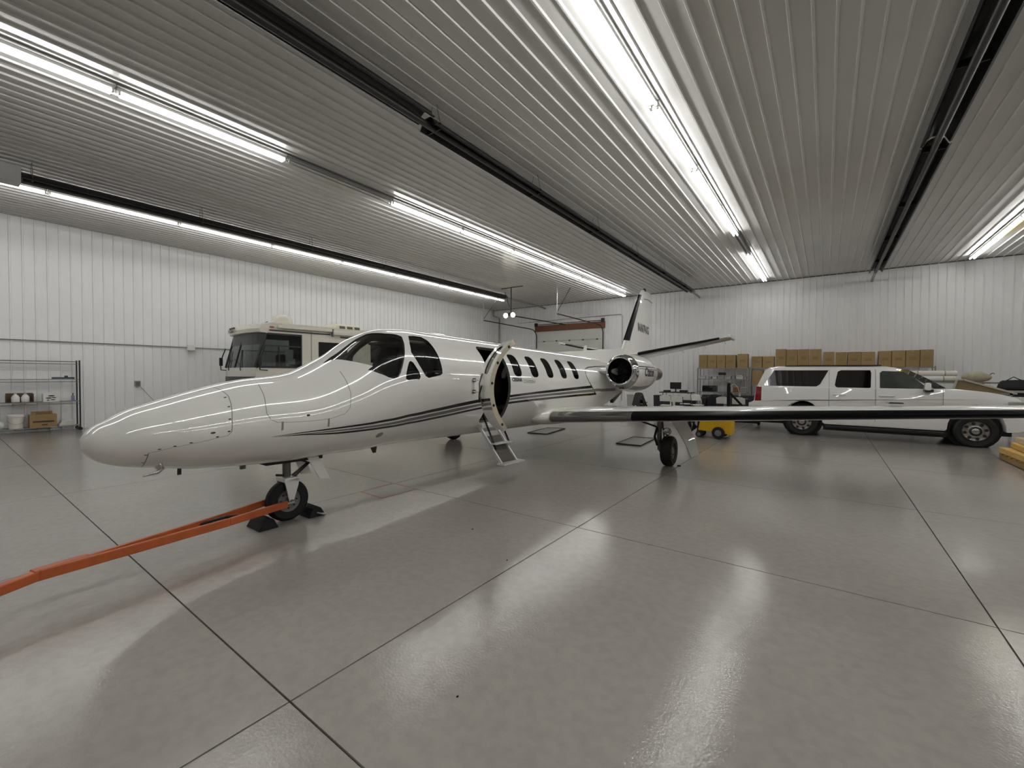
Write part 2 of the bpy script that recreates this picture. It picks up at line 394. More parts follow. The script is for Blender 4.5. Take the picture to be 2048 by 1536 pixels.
tag(MB().tube([(XL+.12, YB-.35, ZC-.02), (XL+.12, YB-.35, ZC-.4), (XL+.45, YB-.12, ZC-.55), (XL+.45, YB-.12, .1)], .05, 8).build('downpipe', PIPE, smooth=60), 'grey vertical pipe in the far corner behind the jet', 'pipe')
q0 = atY(1103, 641, YB-.05); q1 = atY(1245, 628, YB-.05); q2 = atY(1250, 690, YB-.05)
tag(MB().tube([(q0[0]-2.5, YB-.045, q1[2]-.05), (q1[0]-.12, YB-.045, q1[2]), (q1[0], YB-.045, q1[2]-.1), (q1[0], YB-.045, .3)], .014, 6).build('conduit', COND, smooth=60), 'thin conduit bending down the back wall beside jet tail', 'conduit')

# ================================================================== the jet
# aircraft frame: b = to its left, s = aft from the nose tip, z = up from the cabin axis
_h, _p = radians(1.02), radians(1.375)
_dy = Vector((-sin(_h)*cos(_p), cos(_h)*cos(_p), -sin(_p))); _dx = Vector((cos(_h), sin(_h), 0)); _dz = _dx.cross(_dy)
A0 = Vector((-5.10, 6.0, 1.481)); S0 = 5.17
def acw(b, s, z): return A0+_dx*b+_dy*(s-S0)+_dz*z
def groundz(b, s): return -acw(b, s, 0).z/_dz.z
SB = 7.44; ZG = groundz(0, SB)
jet = thing('business_jet', 'white twin-engine business jet with open cabin door and black-grey stripes', 'airplane')
jet.matrix_world = basis(acw(0, SB, ZG), _dx, _dy, _dz)
class AB(MB):
    def build(s, name, mats, parent=None, **k):
        s.v = [(x, y-SB, z-ZG) for x, y, z in s.v]
        return MB.build(s, name, mats, parent or jet, **k)
WHITE = mat('jet_white_paint', (232, 231, 225), .4, var=.012, scale=2, coat=1.0, cior=1.8, spec=.15, crough=.008)
BLKP = mat('jet_black_paint', (14, 14, 16), .25, var=.05, coat=.6)
GRYP = mat('jet_grey_paint', (112, 111, 108), .3, var=.03, coat=.5)
SEAM = mat('panel_seam', (128, 126, 120), .6)
FAST = mat('fastener', (60, 58, 54), .5, metal=.5)
BOOT = mat('deice_rubber', (13, 13, 14), .3, var=.15, scale=3, spec=.15)
CHROME = mat('polished_metal', (200, 200, 200), .07, metal=1.0, var=.02)
BARE = mat('brushed_cuff', (150, 149, 146), .16, metal=.9, var=.05)
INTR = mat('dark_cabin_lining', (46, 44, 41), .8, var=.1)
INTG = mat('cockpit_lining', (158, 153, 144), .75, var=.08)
SEATM = mat('cockpit_sheepskin', (44, 43, 41), .95, var=.25, scale=40, bump=.4, bscale=90)
BEIGE = mat('door_edge_beige', (206, 196, 172), .5, var=.05)
RUBBER = mat('black_tyre', (20, 20, 20), .7, var=.15)
HUBM = mat('grey_wheel_hub', (128, 126, 122), .45, metal=.4, var=.08)
STRUT = mat('gear_strut', (120, 118, 112), .35, metal=.6, var=.15)
OLEO = mat('dark_hydraulics', (48, 46, 42), .5, metal=.3, var=.2)
G_CLEAR = glass('clear_windscreen', (.93, .94, .93))
G_SIDE = glass('tinted_side_window', (.55, .56, .55))
G_CAB = glass('dark_cabin_window', (.09, .09, .09))
KS = [-.075,-.072,-.065,-.05,0,.08,.2,.4,.7,1.1,1.6,2.1,2.5,2.9,3.3,3.7,4.2,8.0,8.6,9.3,10,11,12,13,13.9]
ZT = [-.5,-.468,-.448,-.42,-.365,-.315,-.24,-.162,-.058,.052,.134,.367,.641,.791,.827,.826,.826,.826,.826,.82,.80,.75,.67,.57,.42]
ZB = [-.5,-.534,-.556,-.585,-.64,-.69,-.73,-.769,-.819,-.848,-.863,-.848,-.853,-.826,-.822,-.826,-.826,-.826,-.80,-.70,-.55,-.30,-.08,.10,.26]
WW = [.001,.031,.056,.09,.16,.24,.33,.43,.535,.62,.69,.745,.78,.805,.82,.826,.826,.826,.82,.78,.70,.55,.39,.24,.09]
def pch(X, Y):
    n = len(X); h = [X[i+1]-X[i] for i in range(n-1)]; d = [(Y[i+1]-Y[i])/h[i] for i in range(n-1)]; m = [0.]*n
    for i in range(1, n-1):
        if d[i-1]*d[i] > 0:
            a = 2*h[i]+h[i-1]; b = h[i]+2*h[i-1]; m[i] = (a+b)/(a/d[i-1]+b/d[i])
    m[0] = d[0]; m[-1] = d[-1]
    def g(x):
        k = 0
        while k < n-2 and x > X[k+1]: k += 1
        t = (x-X[k])/h[k]
        return (2*t**3-3*t*t+1)*Y[k]+(t**3-2*t*t+t)*h[k]*m[k]+(-2*t**3+3*t*t)*Y[k+1]+(t**3-t*t)*h[k]*m[k+1]
    return g
fT, fB, fW = pch(KS, ZT), pch(KS, ZB), pch(KS, WW)
def FS(s, th, off=0.0):
    T, B, ww = fT(s), fB(s), fW(s)
    return ((ww+off)*cos(th), s, (T+B)/2+((T-B)/2+off)*sin(th))
def nrm(S, s, th):
    e = 4e-4
    a = Vector(S(s+e, th))-Vector(S(s-e, th)); b = Vector(S(s, th+e))-Vector(S(s, th-e))
    n = a.cross(b); n.normalize(); return n
def resample(poly, step, closed=True):
    o = []; n = len(poly)
    for i in range(n if closed else n-1):
        a, b = poly[i], poly[(i+1) % n]; k = max(1, int(hypot(b[0]-a[0], (b[1]-a[1])*.8)/step))
        o += [(a[0]+(b[0]-a[0])*j/k, a[1]+(b[1]-a[1])*j/k) for j in range(k)]
    if not closed: o.append(poly[-1])
    return o
def rad(poly): return [(s, radians(t)) for s, t in poly]
def mir(poly): return [(s, pi-t) for s, t in poly]
def ribbon(line, w):
    # closed outline of a line of width w in (s, theta) space
    L = resample(line, .05, False); a = []; b = []
    for i in range(len(L)):
        p, q = L[max(0, i-1)], L[min(len(L)-1, i+1)]; dx, dy = q[0]-p[0], (q[1]-p[1])*.8; l = hypot(dx, dy) or 1
        nx, ny = -dy/l*w/2, dx/l*w/2/.8
        a.append((L[i][0]+nx, L[i][1]+ny)); b.append((L[i][0]-nx, L[i][1]-ny))
    return a+b[::-1]
def disc(s, t, r, n=8): return [(s+r*cos(2*pi*k/n), t+r*sin(2*pi*k/n)/.8) for k in range(n)]
def inside(p, poly):
    x, y = p; c = False; j = len(poly)-1
    for i in range(len(poly)):
        xi, yi = poly[i]; xj, yj = poly[j]
        if (yi > y) != (yj > y) and x < (xj-xi)*(y-yi)/(yj-yi)+xi: c = not c
        j = i
    return c
def skin(svals, tvals, polys, step=.04):
    """cut a (s, theta) sheet along outlines; returns points and triangles, each with the name of the first outline that holds it"""
    V = [(s, t*.8) for s in svals for t in tvals]; E = []; PB = []
    for name, poly in polys:
        Q = resample(poly, step); o = len(V); V += [(s, t*.8) for s, t in Q]; n = len(Q); E += [(o+i, o+(i+1) % n) for i in range(n)]
        PB.append((name, Q, min(q[0] for q in Q), max(q[0] for q in Q), min(q[1] for q in Q), max(q[1] for q in Q)))
    r = delaunay_2d_cdt([Vector(v) for v in V], E, [], 0, 1e-5)
    pts = [(v.x, v.y/.8) for v in r[0]]; T = []
    for f in r[2]:
        c = (sum(pts[i][0] for i in f)/3, sum(pts[i][1] for i in f)/3); tg = None
        for name, Q, a, b_, c_, d in PB:
            if a <= c[0] <= b_ and c_ <= c[1] <= d and inside(c, Q): tg = name; break
        T.append((tuple(f), tg))
    return pts, T
def skin_mesh(name, S, pts, T, pick, mats, parent, off=0.0, post=None, flip=False):
    """pick(tag) -> material slot or None"""
    idx = {}; vs = []; ns = []; fs = []; ms = []
    for f, tg in T:
        mi = pick(tg, [pts[i] for i in f])
        if mi is None: continue
        g = []
        for i in f:
            if i not in idx:
                idx[i] = len(vs); s, t = pts[i]; n = nrm(S, min(max(s, -.0745), 13.85) if S is FS else s, t)
                p = Vector(S(s, t))+n*off
                if flip: n = -n
                if post: p, n = post(p, n)
                vs.append((p[0], p[1]-SB, p[2]-ZG)); ns.append(tuple(n))
            g.append(idx[i])
        a, b, c = (Vector(vs[i]) for i in g)
        if (b-a).cross(c-a).dot(Vector(ns[g[0]])) < 0: g = g[::-1]
        fs.append(tuple(g)); ms.append(mi)
    me = bpy.data.meshes.new(name); me.from_pydata(vs, [], fs)
    for m in mats: me.materials.append(m)
    me.polygons.foreach_set('material_index', ms); me.polygons.foreach_set('use_smooth', [True]*len(fs))
    me.normals_split_custom_set_from_vertices(ns)
    o = bpy.data.objects.new(name, me); COL.objects.link(o); o.parent = parent; return o
WIND = rad([(1.951,75.0),(2.089,79.6),(2.282,80.7),(2.485,81.7),(2.626,82.5),(2.668,79.3),(2.778,68.5),(2.90,62.7),(2.944,58.3),(2.881,46.2),(2.808,35.0),(2.736,25.9),(2.666,17.9),(2.617,14.7),(2.556,14.8),(2.485,17.8),(2.372,25.9),(2.275,34.9),(2.344,35.3),(2.237,46.8),(2.169,56.2),(2.087,69.9),(2.036,73.3)])
SIDE = rad([(3.064,59.1),(3.146,59.5),(3.29,57.9),(3.344,52.1),(3.358,42.9),(3.367,32.7),(3.367,25.0),(3.364,17.2),(3.354,13.1),(3.312,11.3),(3.098,8.8),(3.042,10.9),(2.972,21.4),(2.939,28.6),(2.914,35.6),(2.971,46.7)])
VENT = rad([(2.825,25.9),(2.855,26.6),(2.885,24.6),(2.949,14.9),(2.96,10.3),(2.935,8.2),(2.761,9.1),(2.726,11.2),(2.745,16.3),(2.784,21.6)])
def rrect(s0, s1, t0, t1, r, n=4):
    o = []
    for cx_, cy_, a0 in ((s1-r, t1-r/.8, 0), (s0+r, t1-r/.8, 90), (s0+r, t0+r/.8, 180), (s1-r, t0+r/.8, 270)):
        for k in range(n+1):
            a = radians(a0+90*k/n); o.append((cx_+r*cos(a), cy_+r*sin(a)/.8))
    return o
def cabw(c): return rrect(c-.125, c+.125, radians(13.5), radians(44.5), .085)
DOORP = rrect(4.36, 4.95, radians(-44), radians(53), .09)
DWIN = cabw(4.665)
UP=[(1.18,-13.7),(1.297,-12.8),(1.42,-11.9),(1.55,-11.7),(1.688,-12.5),(1.835,-14.6),(1.992,-17.2),(2.158,-19.6),(2.336,-22.1),(2.523,-23.4),(2.72,-24.4),(2.925,-24.1),(3.138,-22.5),(3.366,-20.4),(3.61,-17.7),(3.877,-15.2),(4.168,-13.0),(4.486,-11.2),(4.832,-9.6),(5.208,-7.8),(5.62,-6.0),(6.072,-4.0),(6.572,-2.0),(7.127,0.1),(7.747,2.3),(8.131,3.7)]
UB=[(1.18,-13.9),(1.298,-13.4),(1.421,-12.9),(1.552,-13.0),(1.69,-14.1),(1.838,-16.3),(1.997,-19.1),(2.165,-21.5),(2.344,-24.0),(2.531,-25.4),(2.731,-26.6),(2.938,-26.4),(3.152,-24.9),(3.38,-22.9),(3.624,-20.4),(3.892,-18.1),(4.182,-15.8),(4.497,-13.7),(4.84,-11.7),(5.216,-9.9),(5.627,-8.2),(6.079,-6.5),(6.578,-4.8),(7.131,-3.0),(7.748,-1.1),(8.226,0.2)]
GT=[(1.323,-14.1),(1.449,-14.0),(1.581,-14.4),(1.722,-15.8),(1.873,-18.4),(2.035,-21.4),(2.207,-24.0),(2.391,-26.6),(2.581,-27.7),(2.784,-28.8),(2.99,-28.0),(3.207,-26.3),(3.437,-24.1),(3.686,-21.7),(3.958,-19.4),(4.252,-17.1),(4.571,-14.8),(4.919,-12.7),(5.301,-11.0),(5.721,-9.5),(6.181,-8.0),(6.689,-6.3),(7.253,-4.6),(7.883,-2.7),(8.276,-1.8),(8.5,-1.6),(9.843,-8.5)]
GB=[(1.324,-14.3),(1.45,-14.6),(1.583,-15.5),(1.725,-17.4),(1.879,-20.4),(2.043,-23.7),(2.218,-26.6),(2.404,-29.3),(2.597,-30.7),(2.804,-32.1),(3.013,-31.4),(3.23,-29.8),(3.461,-27.6),(3.708,-25.0),(3.976,-22.3),(4.268,-19.8),(4.585,-17.3),(4.932,-15.2),(5.315,-13.7),(5.734,-12.3),(6.195,-11.0),(6.704,-9.7),(7.268,-8.3),(7.897,-6.9),(8.355,-6.3),(8.55,-6.2),(10.035,-16.8)]
LT=[(1.18,-14.1),(1.299,-14.0),(1.423,-14.2),(1.556,-15.5),(1.698,-17.9),(1.851,-21.3),(2.015,-24.6),(2.187,-27.3),(2.372,-30.1),(2.564,-31.6),(2.77,-33.2),(2.979,-32.9),(3.195,-31.5),(3.424,-29.5),(3.667,-27.0),(3.932,-24.5),(4.22,-22.1),(4.532,-19.8),(4.873,-17.6),(5.248,-16.0),(5.659,-14.7),(6.111,-13.4),(6.609,-12.0),(7.161,-10.6),(7.775,-9.2),(8.407,-8.3)]
LB=[(1.18,-14.2),(1.3,-14.7),(1.425,-15.5),(1.559,-17.0),(1.703,-19.8),(1.858,-23.5),(2.023,-26.9),(2.197,-29.5),(2.383,-32.1),(2.576,-33.6),(2.784,-35.3),(2.993,-34.9),(3.21,-33.5),(3.438,-31.4),(3.682,-28.9),(3.946,-26.3),(4.233,-23.9),(4.545,-21.7),(4.886,-19.7),(5.262,-18.2),(5.674,-16.9),(6.127,-15.8),(6.626,-14.5),(7.178,-13.3),(7.792,-12.0),(8.464,-11.3)]
PIN=[(9.534,40.6),(8.746,38.2),(8.267,35.3),(8.057,31.7),(7.975,25.8),(7.955,17.8),(8.037,9.5),(8.187,1.2),(8.32,-6.6),(8.444,-11.4)]
def smooth_line(L, n=2):
    # pchip through the points, so the stripes curve
    X = [p[0] for p in L]; g = pch(X, [p[1] for p in L]); o = []
    for i in range(len(L)-1):
        for k in range(n): s = X[i]+(X[i+1]-X[i])*k/n; o.append((s, g(s)))
    o.append(L[-1]); return rad(o)
def band(a, b, w=0.0):
    # w fattens the stripe, fading in from its tip
    f = lambda L, k: [(s, t+k*w*min(1, max(0, (s-1.3)/1.0))) for s, t in L]
    return smooth_line(f(a, 1))+smooth_line(f(b, -1))[::-1]
NOSEL=[(.293,-70.3),(.287,-44.7),(.288,-23.5),(.426,-15.5),(.555,-11.4),(.734,-6.4),(.81,-4.9),(.839,-.6),(.848,16),(.869,35.6),(.881,49.8),(.865,64.2),(.84,85)]
BAGL=[(1.185,62),(1.17,52),(1.159,39.8),(1.141,27.6),(1.133,16.5),(1.159,8.6),(1.221,3.6),(1.354,2.2),(1.523,1.2),(1.765,-1.0),(1.911,-.5),(1.97,4),(2.0,20),(2.0,50)]
DOTS=[(.847,33.1),(.831,16.1),(.819,.3),(.7,1.3),(.852,48.6),(.733,-5.0),(.551,-9.7),(.446,-13.1),(.351,-17),(.275,-27.5),(.275,-48.4),(1.518,8.3)]
holes, prints = [], []
for M_ in (lambda p: p, mir):
    for k, q in enumerate((WIND, SIDE, VENT)): holes.append((('wind', 'side', 'vent')[k]+('L' if M_ is not mir else 'R'), M_(q)))
    for k in range(5): holes.append((f'cab{k}'+('L' if M_ is not mir else 'R'), M_(cabw(5.215+.5575*k))))
    prints += [('black', M_(band(UP, UB, .35))), ('grey', M_(band(GT, GB))), ('black', M_(band(LT, LB, .3))), ('black', M_(ribbon(rad(PIN), .028)))]
    prints += [('seam', M_(ribbon(rad(NOSEL), .007))), ('seam', M_(ribbon(rad(BAGL), .007)))]
    prints += [('fast', M_(disc(s, radians(t), .013 if s < 1.4 and s != .7 else .02))) for s, t in DOTS]
    prints += [('seam', M_(ribbon([(1.267, radians(3.9)), (1.267, radians(-6.7))], .02))), ('seam', M_(ribbon([(1.73, radians(-.9)), (1.734, radians(-10.5))], .02))), ('seam', M_(disc(2.49, radians(-41.5), .05, 12)))]
holes.append(('door', DOORP))
holes.append(('cab5R', mir(cabw(4.66))))
SV = [-.075, -.0745, -.0735, -.072, -.069, -.065, -.058, -.05, -.035, -.015, .005, .03]+[.06+.04*k for k in range(12)]+[.54+.07*k for k in range(45)]+[3.75+.15*k for k in range(29)]+[8.1+.1*k for k in range(58)]+[13.9]
SV = sorted({round(min(s, 13.9), 4) for s in SV})
TV = [radians(-90+5*k) for k in range(73)]
pts, TRI = skin(SV, TV, holes+prints)
HN = {n for n, _ in holes}
SLOT = {None: 0, 'black': 1, 'grey': 2, 'seam': 3, 'fast': 4}
fus = skin_mesh('fuselage', FS, pts, TRI, lambda tg, P: None if tg in HN else SLOT.get(tg, 0), [WHITE, BLKP, GRYP, SEAM, FAST], jet)
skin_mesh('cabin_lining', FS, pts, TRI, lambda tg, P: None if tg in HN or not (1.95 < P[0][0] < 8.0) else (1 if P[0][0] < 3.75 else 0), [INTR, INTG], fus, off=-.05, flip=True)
RIMM = [mat('window_rim', (92, 90, 84), .5), mat('black_seal', (30, 30, 29), .5)]
for n, poly in holes:
    rim = AB()
    Q = resample(poly, .04); k = len(Q)
    ins = -.05
    a = [FS(s, t) for s, t in Q]; c = [tuple(Vector(FS(s, t))+nrm(FS, s, t)*ins) for s, t in Q]
    rim.add(a+c, [(i, (i+1) % k, k+(i+1) % k, k+i) for i in range(k)], mi=0)
    rim.build('door_jamb' if n == 'door' else 'window_rim', RIMM[1 if n[:4] in ('wind', 'side', 'vent') else 0], fus)
for n, poly in holes:
    if n == 'door': continue
    nm, g = {'wind': ('windscreen_pane', G_CLEAR), 'side': ('side_window_pane', G_SIDE), 'vent': ('vent_window_pane', G_SIDE)}.get(n[:4], ('cabin_window_pane', G_CAB))
    skin_mesh(nm, FS, pts, TRI, lambda tg, P: 0 if tg == n else None, [g], fus, off=-.012)
# the open door, swung forward on its gooseneck hinges
PH = radians(126.8)
def swing(p, n):
    ds, db = p[1]-4.36, p[0]-.826
    q = Vector((1.075+ds*sin(PH)+db*cos(PH), 3.81+ds*cos(PH)-db*sin(PH), p[2]))
    m = Vector((n[1]*sin(PH)+n[0]*cos(PH), n[1]*cos(PH)-n[0]*sin(PH), n[2])); return q, m
def swp(p): return tuple(swing(Vector(p), Vector((0, 0, 1)))[0])
dsv = [4.34+.06*k for k in range(12)]; dtv = [radians(-46+4*k) for k in range(27)]
dpts, DT = skin(dsv, dtv, [('dwin', DWIN)]+[(('d_'+n), poly) for n, poly in prints if n in ('black', 'grey') and min(q[0] for q in poly) < 4.5 and max(q[1] for q in poly) < 1.2]+[('body', DOORP)])
def indoor(P): return inside((sum(p[0] for p in P)/3, sum(p[1] for p in P)/3), DOORP)
dmat = {'body': 0, 'd_black': 1, 'd_grey': 2}
cd = skin_mesh('cabin_door', FS, dpts, DT, lambda tg, P: dmat.get(tg) if indoor(P) else None, [WHITE, BLKP, GRYP], jet, post=swing)
skin_mesh('door_lining', FS, dpts, DT, lambda tg, P: 0 if indoor(P) and tg != 'dwin' else None, [BEIGE], cd, off=-.06, post=swing, flip=True)
skin_mesh('door_window_pane', FS, dpts, DT, lambda tg, P: 0 if tg == 'dwin' else None, [glass('door_pane', (.55, .55, .52))], cd, off=-.01, post=swing)
db_ = AB(); Q = resample(DOORP, .04); k = len(Q)
db_.add([swp(FS(s, t)) for s, t in Q]+[swp(Vector(FS(s, t))+nrm(FS, s, t)*-.06) for s, t in Q], [(i, (i+1) % k, k+(i+1) % k, k+i) for i in range(k)]).build('door_edge', BEIGE, cd, smooth=60)
for t in (44, 25, 5, -16, -36):
    c = swp(Vector(FS(4.952, radians(t)))+nrm(FS, 4.95, radians(t))*-.03)
    AB().ell(c, (.016, .016, .02), 8, 6).build('latch_pin', FAST, cd, smooth=60)
AB().tube([swp(FS(4.5, radians(14), .012)), swp(FS(4.5, radians(4), .03)), swp(FS(4.52, radians(-8), .03)), swp(FS(4.52, radians(-16), .012))], .01, 6).build('door_handle', STRUT, cd)
AB().tube([swp(FS(4.62, radians(2), .025)), swp(FS(4.5, radians(-6), .03)), swp(FS(4.42, radians(-14), .03))], .012, 6).build('door_handle', OLEO, cd)
for z in (.11, -.06):
    hg = AB().box((.838, 3.99, z), (.03, .05, .055)).build('hinge', OLEO, cd, bevel=.006)
    AB().tube([(.84, 3.97, z), (.92, 3.90, z), (1.0, 3.86, z), (1.06, 3.84, z)], .014, 6).build('hinge_arm', WHITE, hg)
AB().bar((.835, 3.99, .085), (.835, 3.99, -.035), .02, .04).build('hinge_plate', WHITE, cd)
# cabin interior seen through the doorway
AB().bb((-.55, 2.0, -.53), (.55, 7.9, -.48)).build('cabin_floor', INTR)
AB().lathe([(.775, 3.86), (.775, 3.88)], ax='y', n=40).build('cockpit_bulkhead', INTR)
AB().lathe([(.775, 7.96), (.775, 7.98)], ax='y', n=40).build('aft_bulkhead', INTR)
gl = AB(); R = []
for s, zt in ((2.02, .10), (2.12, .19), (2.35, .26), (2.55, .25), (2.62, .20)):
    R.append([(bb_, s, zt-.10*(abs(bb_)/.6)**3) for bb_ in (-.6, -.45, -.25, 0, .25, .45, .6)]+[(bb_, s, -.35) for bb_ in (.6, 0, -.6)])
gl.rings(R); gl.build('glareshield', mat('glareshield_black', (40, 39, 37), .85), smooth=50)
AB().bb((-.58, 2.62, -.35), (.58, 2.66, .16)).build('instrument_panel', mat('panel_dark', (34, 34, 34), .6, var=.4, scale=14))
for sx in (-.33, .33):
    st = AB().box((sx, 3.12, -.22), (.44, .46, .14)).build('pilot_seat', SEATM, bevel=.05)
    AB().box((sx, 3.38, .12), (.44, .13, .62), rx=-.15).build('backrest', SEATM, st, bevel=.05)
    AB().box((sx, 3.45, .50), (.26, .10, .18), rx=-.15).build('headrest', SEATM, st, bevel=.04)
    AB().tube([(sx, 2.66, -.1), (sx, 2.85, -.05)], .02, 6).tube([(sx-.14, 2.86, .06), (sx-.14, 2.86, -.06), (sx+.14, 2.86, -.06), (sx+.14, 2.86, .06)], .016, 6).build('control_yoke', OLEO)
AB().box((0, 3.4, .62), (.9, .7, .04)).build('overhead_panel', INTG, bevel=.015)
for sx in (-.5, .5):
    AB().box((sx, 5.9, -.2), (.42, .5, .16)).box((sx, 6.15, .1), (.42, .14, .55)).build('cabin_seat', mat('tan_leather', (130, 108, 84), .5), bevel=.05)
# lettering
def sidetext(name, txt, s0, t0, size, m, weight=0.0, fx=1.0, S=FS, shear=0., par=None, r=.826):
    vs, fs = text2d(txt, size, shear, weight, fx)
    b = AB(); b.add([S(s0+x, t0+y/r, .005) for x, y in vs], fs); return b.build(name, m, par or fus)
sidetext('lettering', 'CESSNA', 4.995, radians(7.6), .085, BLKP, .003, 1.0)
sidetext('lettering', 'CITATION II', 5.34, radians(5.8), .085, GRYP, .0, .85)
# antennas and small fittings
AB().box((.0, 3.75, .83), (.18, .9, .03), top=(.6, .85)).build('roof_antenna_pad', WHITE, bevel=.01)
AB().prism([(9.28, .8), (9.48, .8), (9.60, 1.12), (9.48, 1.12)], lambda y, z: (-.012, y, z), lambda y, z: (.012, y, z)).build('blade_antenna', WHITE)
AB().prism([(2.78, -.82), (2.9, -.82), (2.88, -.93), (2.84, -.93)], lambda y, z: (-.01, y, z), lambda y, z: (.01, y, z)).build('belly_antenna', FAST)
AB().tube([(.33, .36, -.70), (.345, .375, -.735), (.35, .355, -.76), (.352, .25, -.775)], [.035, .028, .016, .008], 8).build('pitot_probe', CHROME, smooth=60)
AB().tube([(-.33, .36, -.70), (-.345, .375, -.735), (-.35, .355, -.76), (-.352, .25, -.775)], [.035, .028, .016, .008], 8).build('pitot_probe', CHROME, smooth=60)
AB().bb((-.008, .6, -.87), (.008, .63, -.79)).build('drain_mast', FAST); AB().bb((-.01, 1.15, -.90), (.02, 1.20, -.84)).build('drain_mast', SEAM)

# ------------------------------------------------------------------ wings and tail surfaces
def foil(t, camber=.015, n=14):
    up, lo = [], []
    for k in range(n+1):
        x = (1-cos(pi*k/n))/2
        y = 5*t*(.2969*sqrt(x)-.126*x-.3516*x*x+.2843*x**3-.1036*x**4); c = camber*4*x*(1-x)
        up.append((x, c+y)); lo.append((x, c-y))
    return up, lo
def loft(secs, name, m, parent=None, vert=False, sgn=1, smooth=40):
    b = AB(); R = []
    for (sp, sle, z, ch, t) in secs:
        up, lo = foil(t, 0 if vert else .015); loop = up[::-1]+lo[1:-1]
        R.append([(sgn*sp, sle+x*ch, z+y*ch) if not vert else (y*ch, sle+x*ch, z) for x, y in loop])
    b.rings(R); return b.build(name, m, parent, smooth=smooth)
def lesleeve(secs, x1, name, m, parent, vert=False, sgn=1, off=.004):
    # a sleeve wrapped round the leading edge as far back as x1 of the chord
    b = AB(); R = []
    for (sp, sle, z, ch, t) in secs:
        q = []; fr = x1 if not isinstance(x1, tuple) else x1[0]
        for k in range(-9, 10):
            x = fr*(abs(k)/9)**2; y = 5*t*(.2969*sqrt(x)-.126*x-.3516*x*x+.2843*x**3-.1036*x**4); c = 0 if vert else .015*4*x*(1-x)
            o = off*(1 if abs(k) < 9 else .2)
            yy = (c*ch+(y*ch+o)*(1 if k > 0 else -1 if k < 0 else 0)); xx = x*ch-(o if abs(k) < 4 else 0)
            q.append((sgn*sp, sle+xx, z+yy) if not vert else (yy, sle+xx, z))
        R.append(q)
    b.rings(R, closed=False, cap0=False, cap1=False); return b.build(name, m, parent, smooth=50, recalc=True)
def wsec(b_):
    k = (b_-.8)/(7.95-.8); return (b_, 6.30+.22*k, -.575+.0655*(b_-.8), 2.2-1.15*k, .145-.025*k)
for sgn in (1, -1):
    wg = loft([wsec(x) for x in (.3, .8, 1.6, 2.4, 4, 6, 7.6, 7.9)]+[(7.98, 6.62, wsec(7.98)[2], .8, .06)], 'wing', WHITE, sgn=sgn)
    lesleeve([wsec(x) for x in (2.40, 3.5, 5, 6.5, 7.6)], .06, 'deice_boot', BOOT, wg, sgn=sgn, off=.006)
    lesleeve([wsec(x) for x in (.80, 1.6, 2.395)], .06, 'leading_edge_cuff', BARE, wg, sgn=sgn)
    # root fairing
    fr = AB(); R = []
    for k in range(15):
        u = k/14; s = 6.0+u*3.3; a = sqrt(max(0, 1-(1-min(1, u/.28))**2)) if u < .28 else (1-((u-.28)/.72)**2.2*.85)
        cb, cz = .50, -.585; rb, rz_ = max(.02, .38*a), max(.02, .18*a)
        R.append([(sgn*(cb+rb*cos(2*pi*j/20)*(1 if cos(2*pi*j/20) > 0 else 1.2)), s, cz+rz_*sin(2*pi*j/20)*(1.25 if sin(2*pi*j/20) > 0 else 1.0)) for j in range(20)])
    fr.rings(R); fr.build('wing_root_fairing', WHITE, wg, smooth=60)
    z5 = wsec(5.6)[2]
    AB().box((sgn*5.9, 6.95, wsec(5.9)[2]+.14), (.16, .3, .03)).build('fuel_cap', CHROME, wg, bevel=.01)
# dorsal fin and vertical fin
AB().rings([[(-.02, 7.9, .80), (.02, 7.9, .80), (.02, 7.9, .83), (-.02, 7.9, .83)], [(-.10, 10, .78), (.10, 10, .78), (.03, 10, 1.03), (-.03, 10, 1.03)], [(-.13, 12.0, .62), (.13, 12.0, .62), (.05, 12.0, 1.22), (-.05, 12.0, 1.22)], [(-.13, 13.0, .55), (.13, 13.0, .55), (.1, 13.0, 1.3), (-.1, 13, 1.3)]]).build('dorsal_fin', WHITE, smooth=70)
def vsec(z):
    k = (z-1.24)/(3.30-1.24); sle = 12.08+k*(13.70-12.08); te = 14.78+k*.2; return (0, sle, z, te-sle, .085)
fin = loft([vsec(z) for z in (.45, 1.24, 2.0, 2.7, 3.25)]+[(0, 13.80, 3.38, 1.12, .085), (0, 13.95, 3.45, .95, .05)], 'vertical_fin', WHITE, vert=True)
lesleeve([vsec(z) for z in (1.52, 2.1, 2.7, 3.22)], .115, 'deice_boot', BOOT, fin, vert=True, off=.005)
AB().ell((0, 14.2, 3.46), (.06, .1, .07), 10, 6).build('beacon', FAST, fin)
AB().tube([(.05, 14.0, 3.12), (.16, 14.15, 3.10), (.19, 14.5, 3.04)], .012, 6).build('static_port_mast', STRUT, fin)
vs, fs = text2d('N674G', .37, 0, .014, .98); x0 = min(v[0] for v in vs); x1 = max(v[0] for v in vs)
tb = AB()
def finx(s, z):
    _, sle, _, ch, t = vsec(z); x = min(.99, max(.01, (s-sle)/ch)); return 5*t*ch*(.2969*sqrt(x)-.126*x-.3516*x*x+.2843*x**3-.1036*x**4)+.014
tb.add([(finx(13.34+(x-x0)/(x1-x0)*1.36, 1.94+y), 13.34+(x-x0)/(x1-x0)*1.36, 1.94+y) for x, y in vs], fs).build('registration_lettering', BLKP, fin)
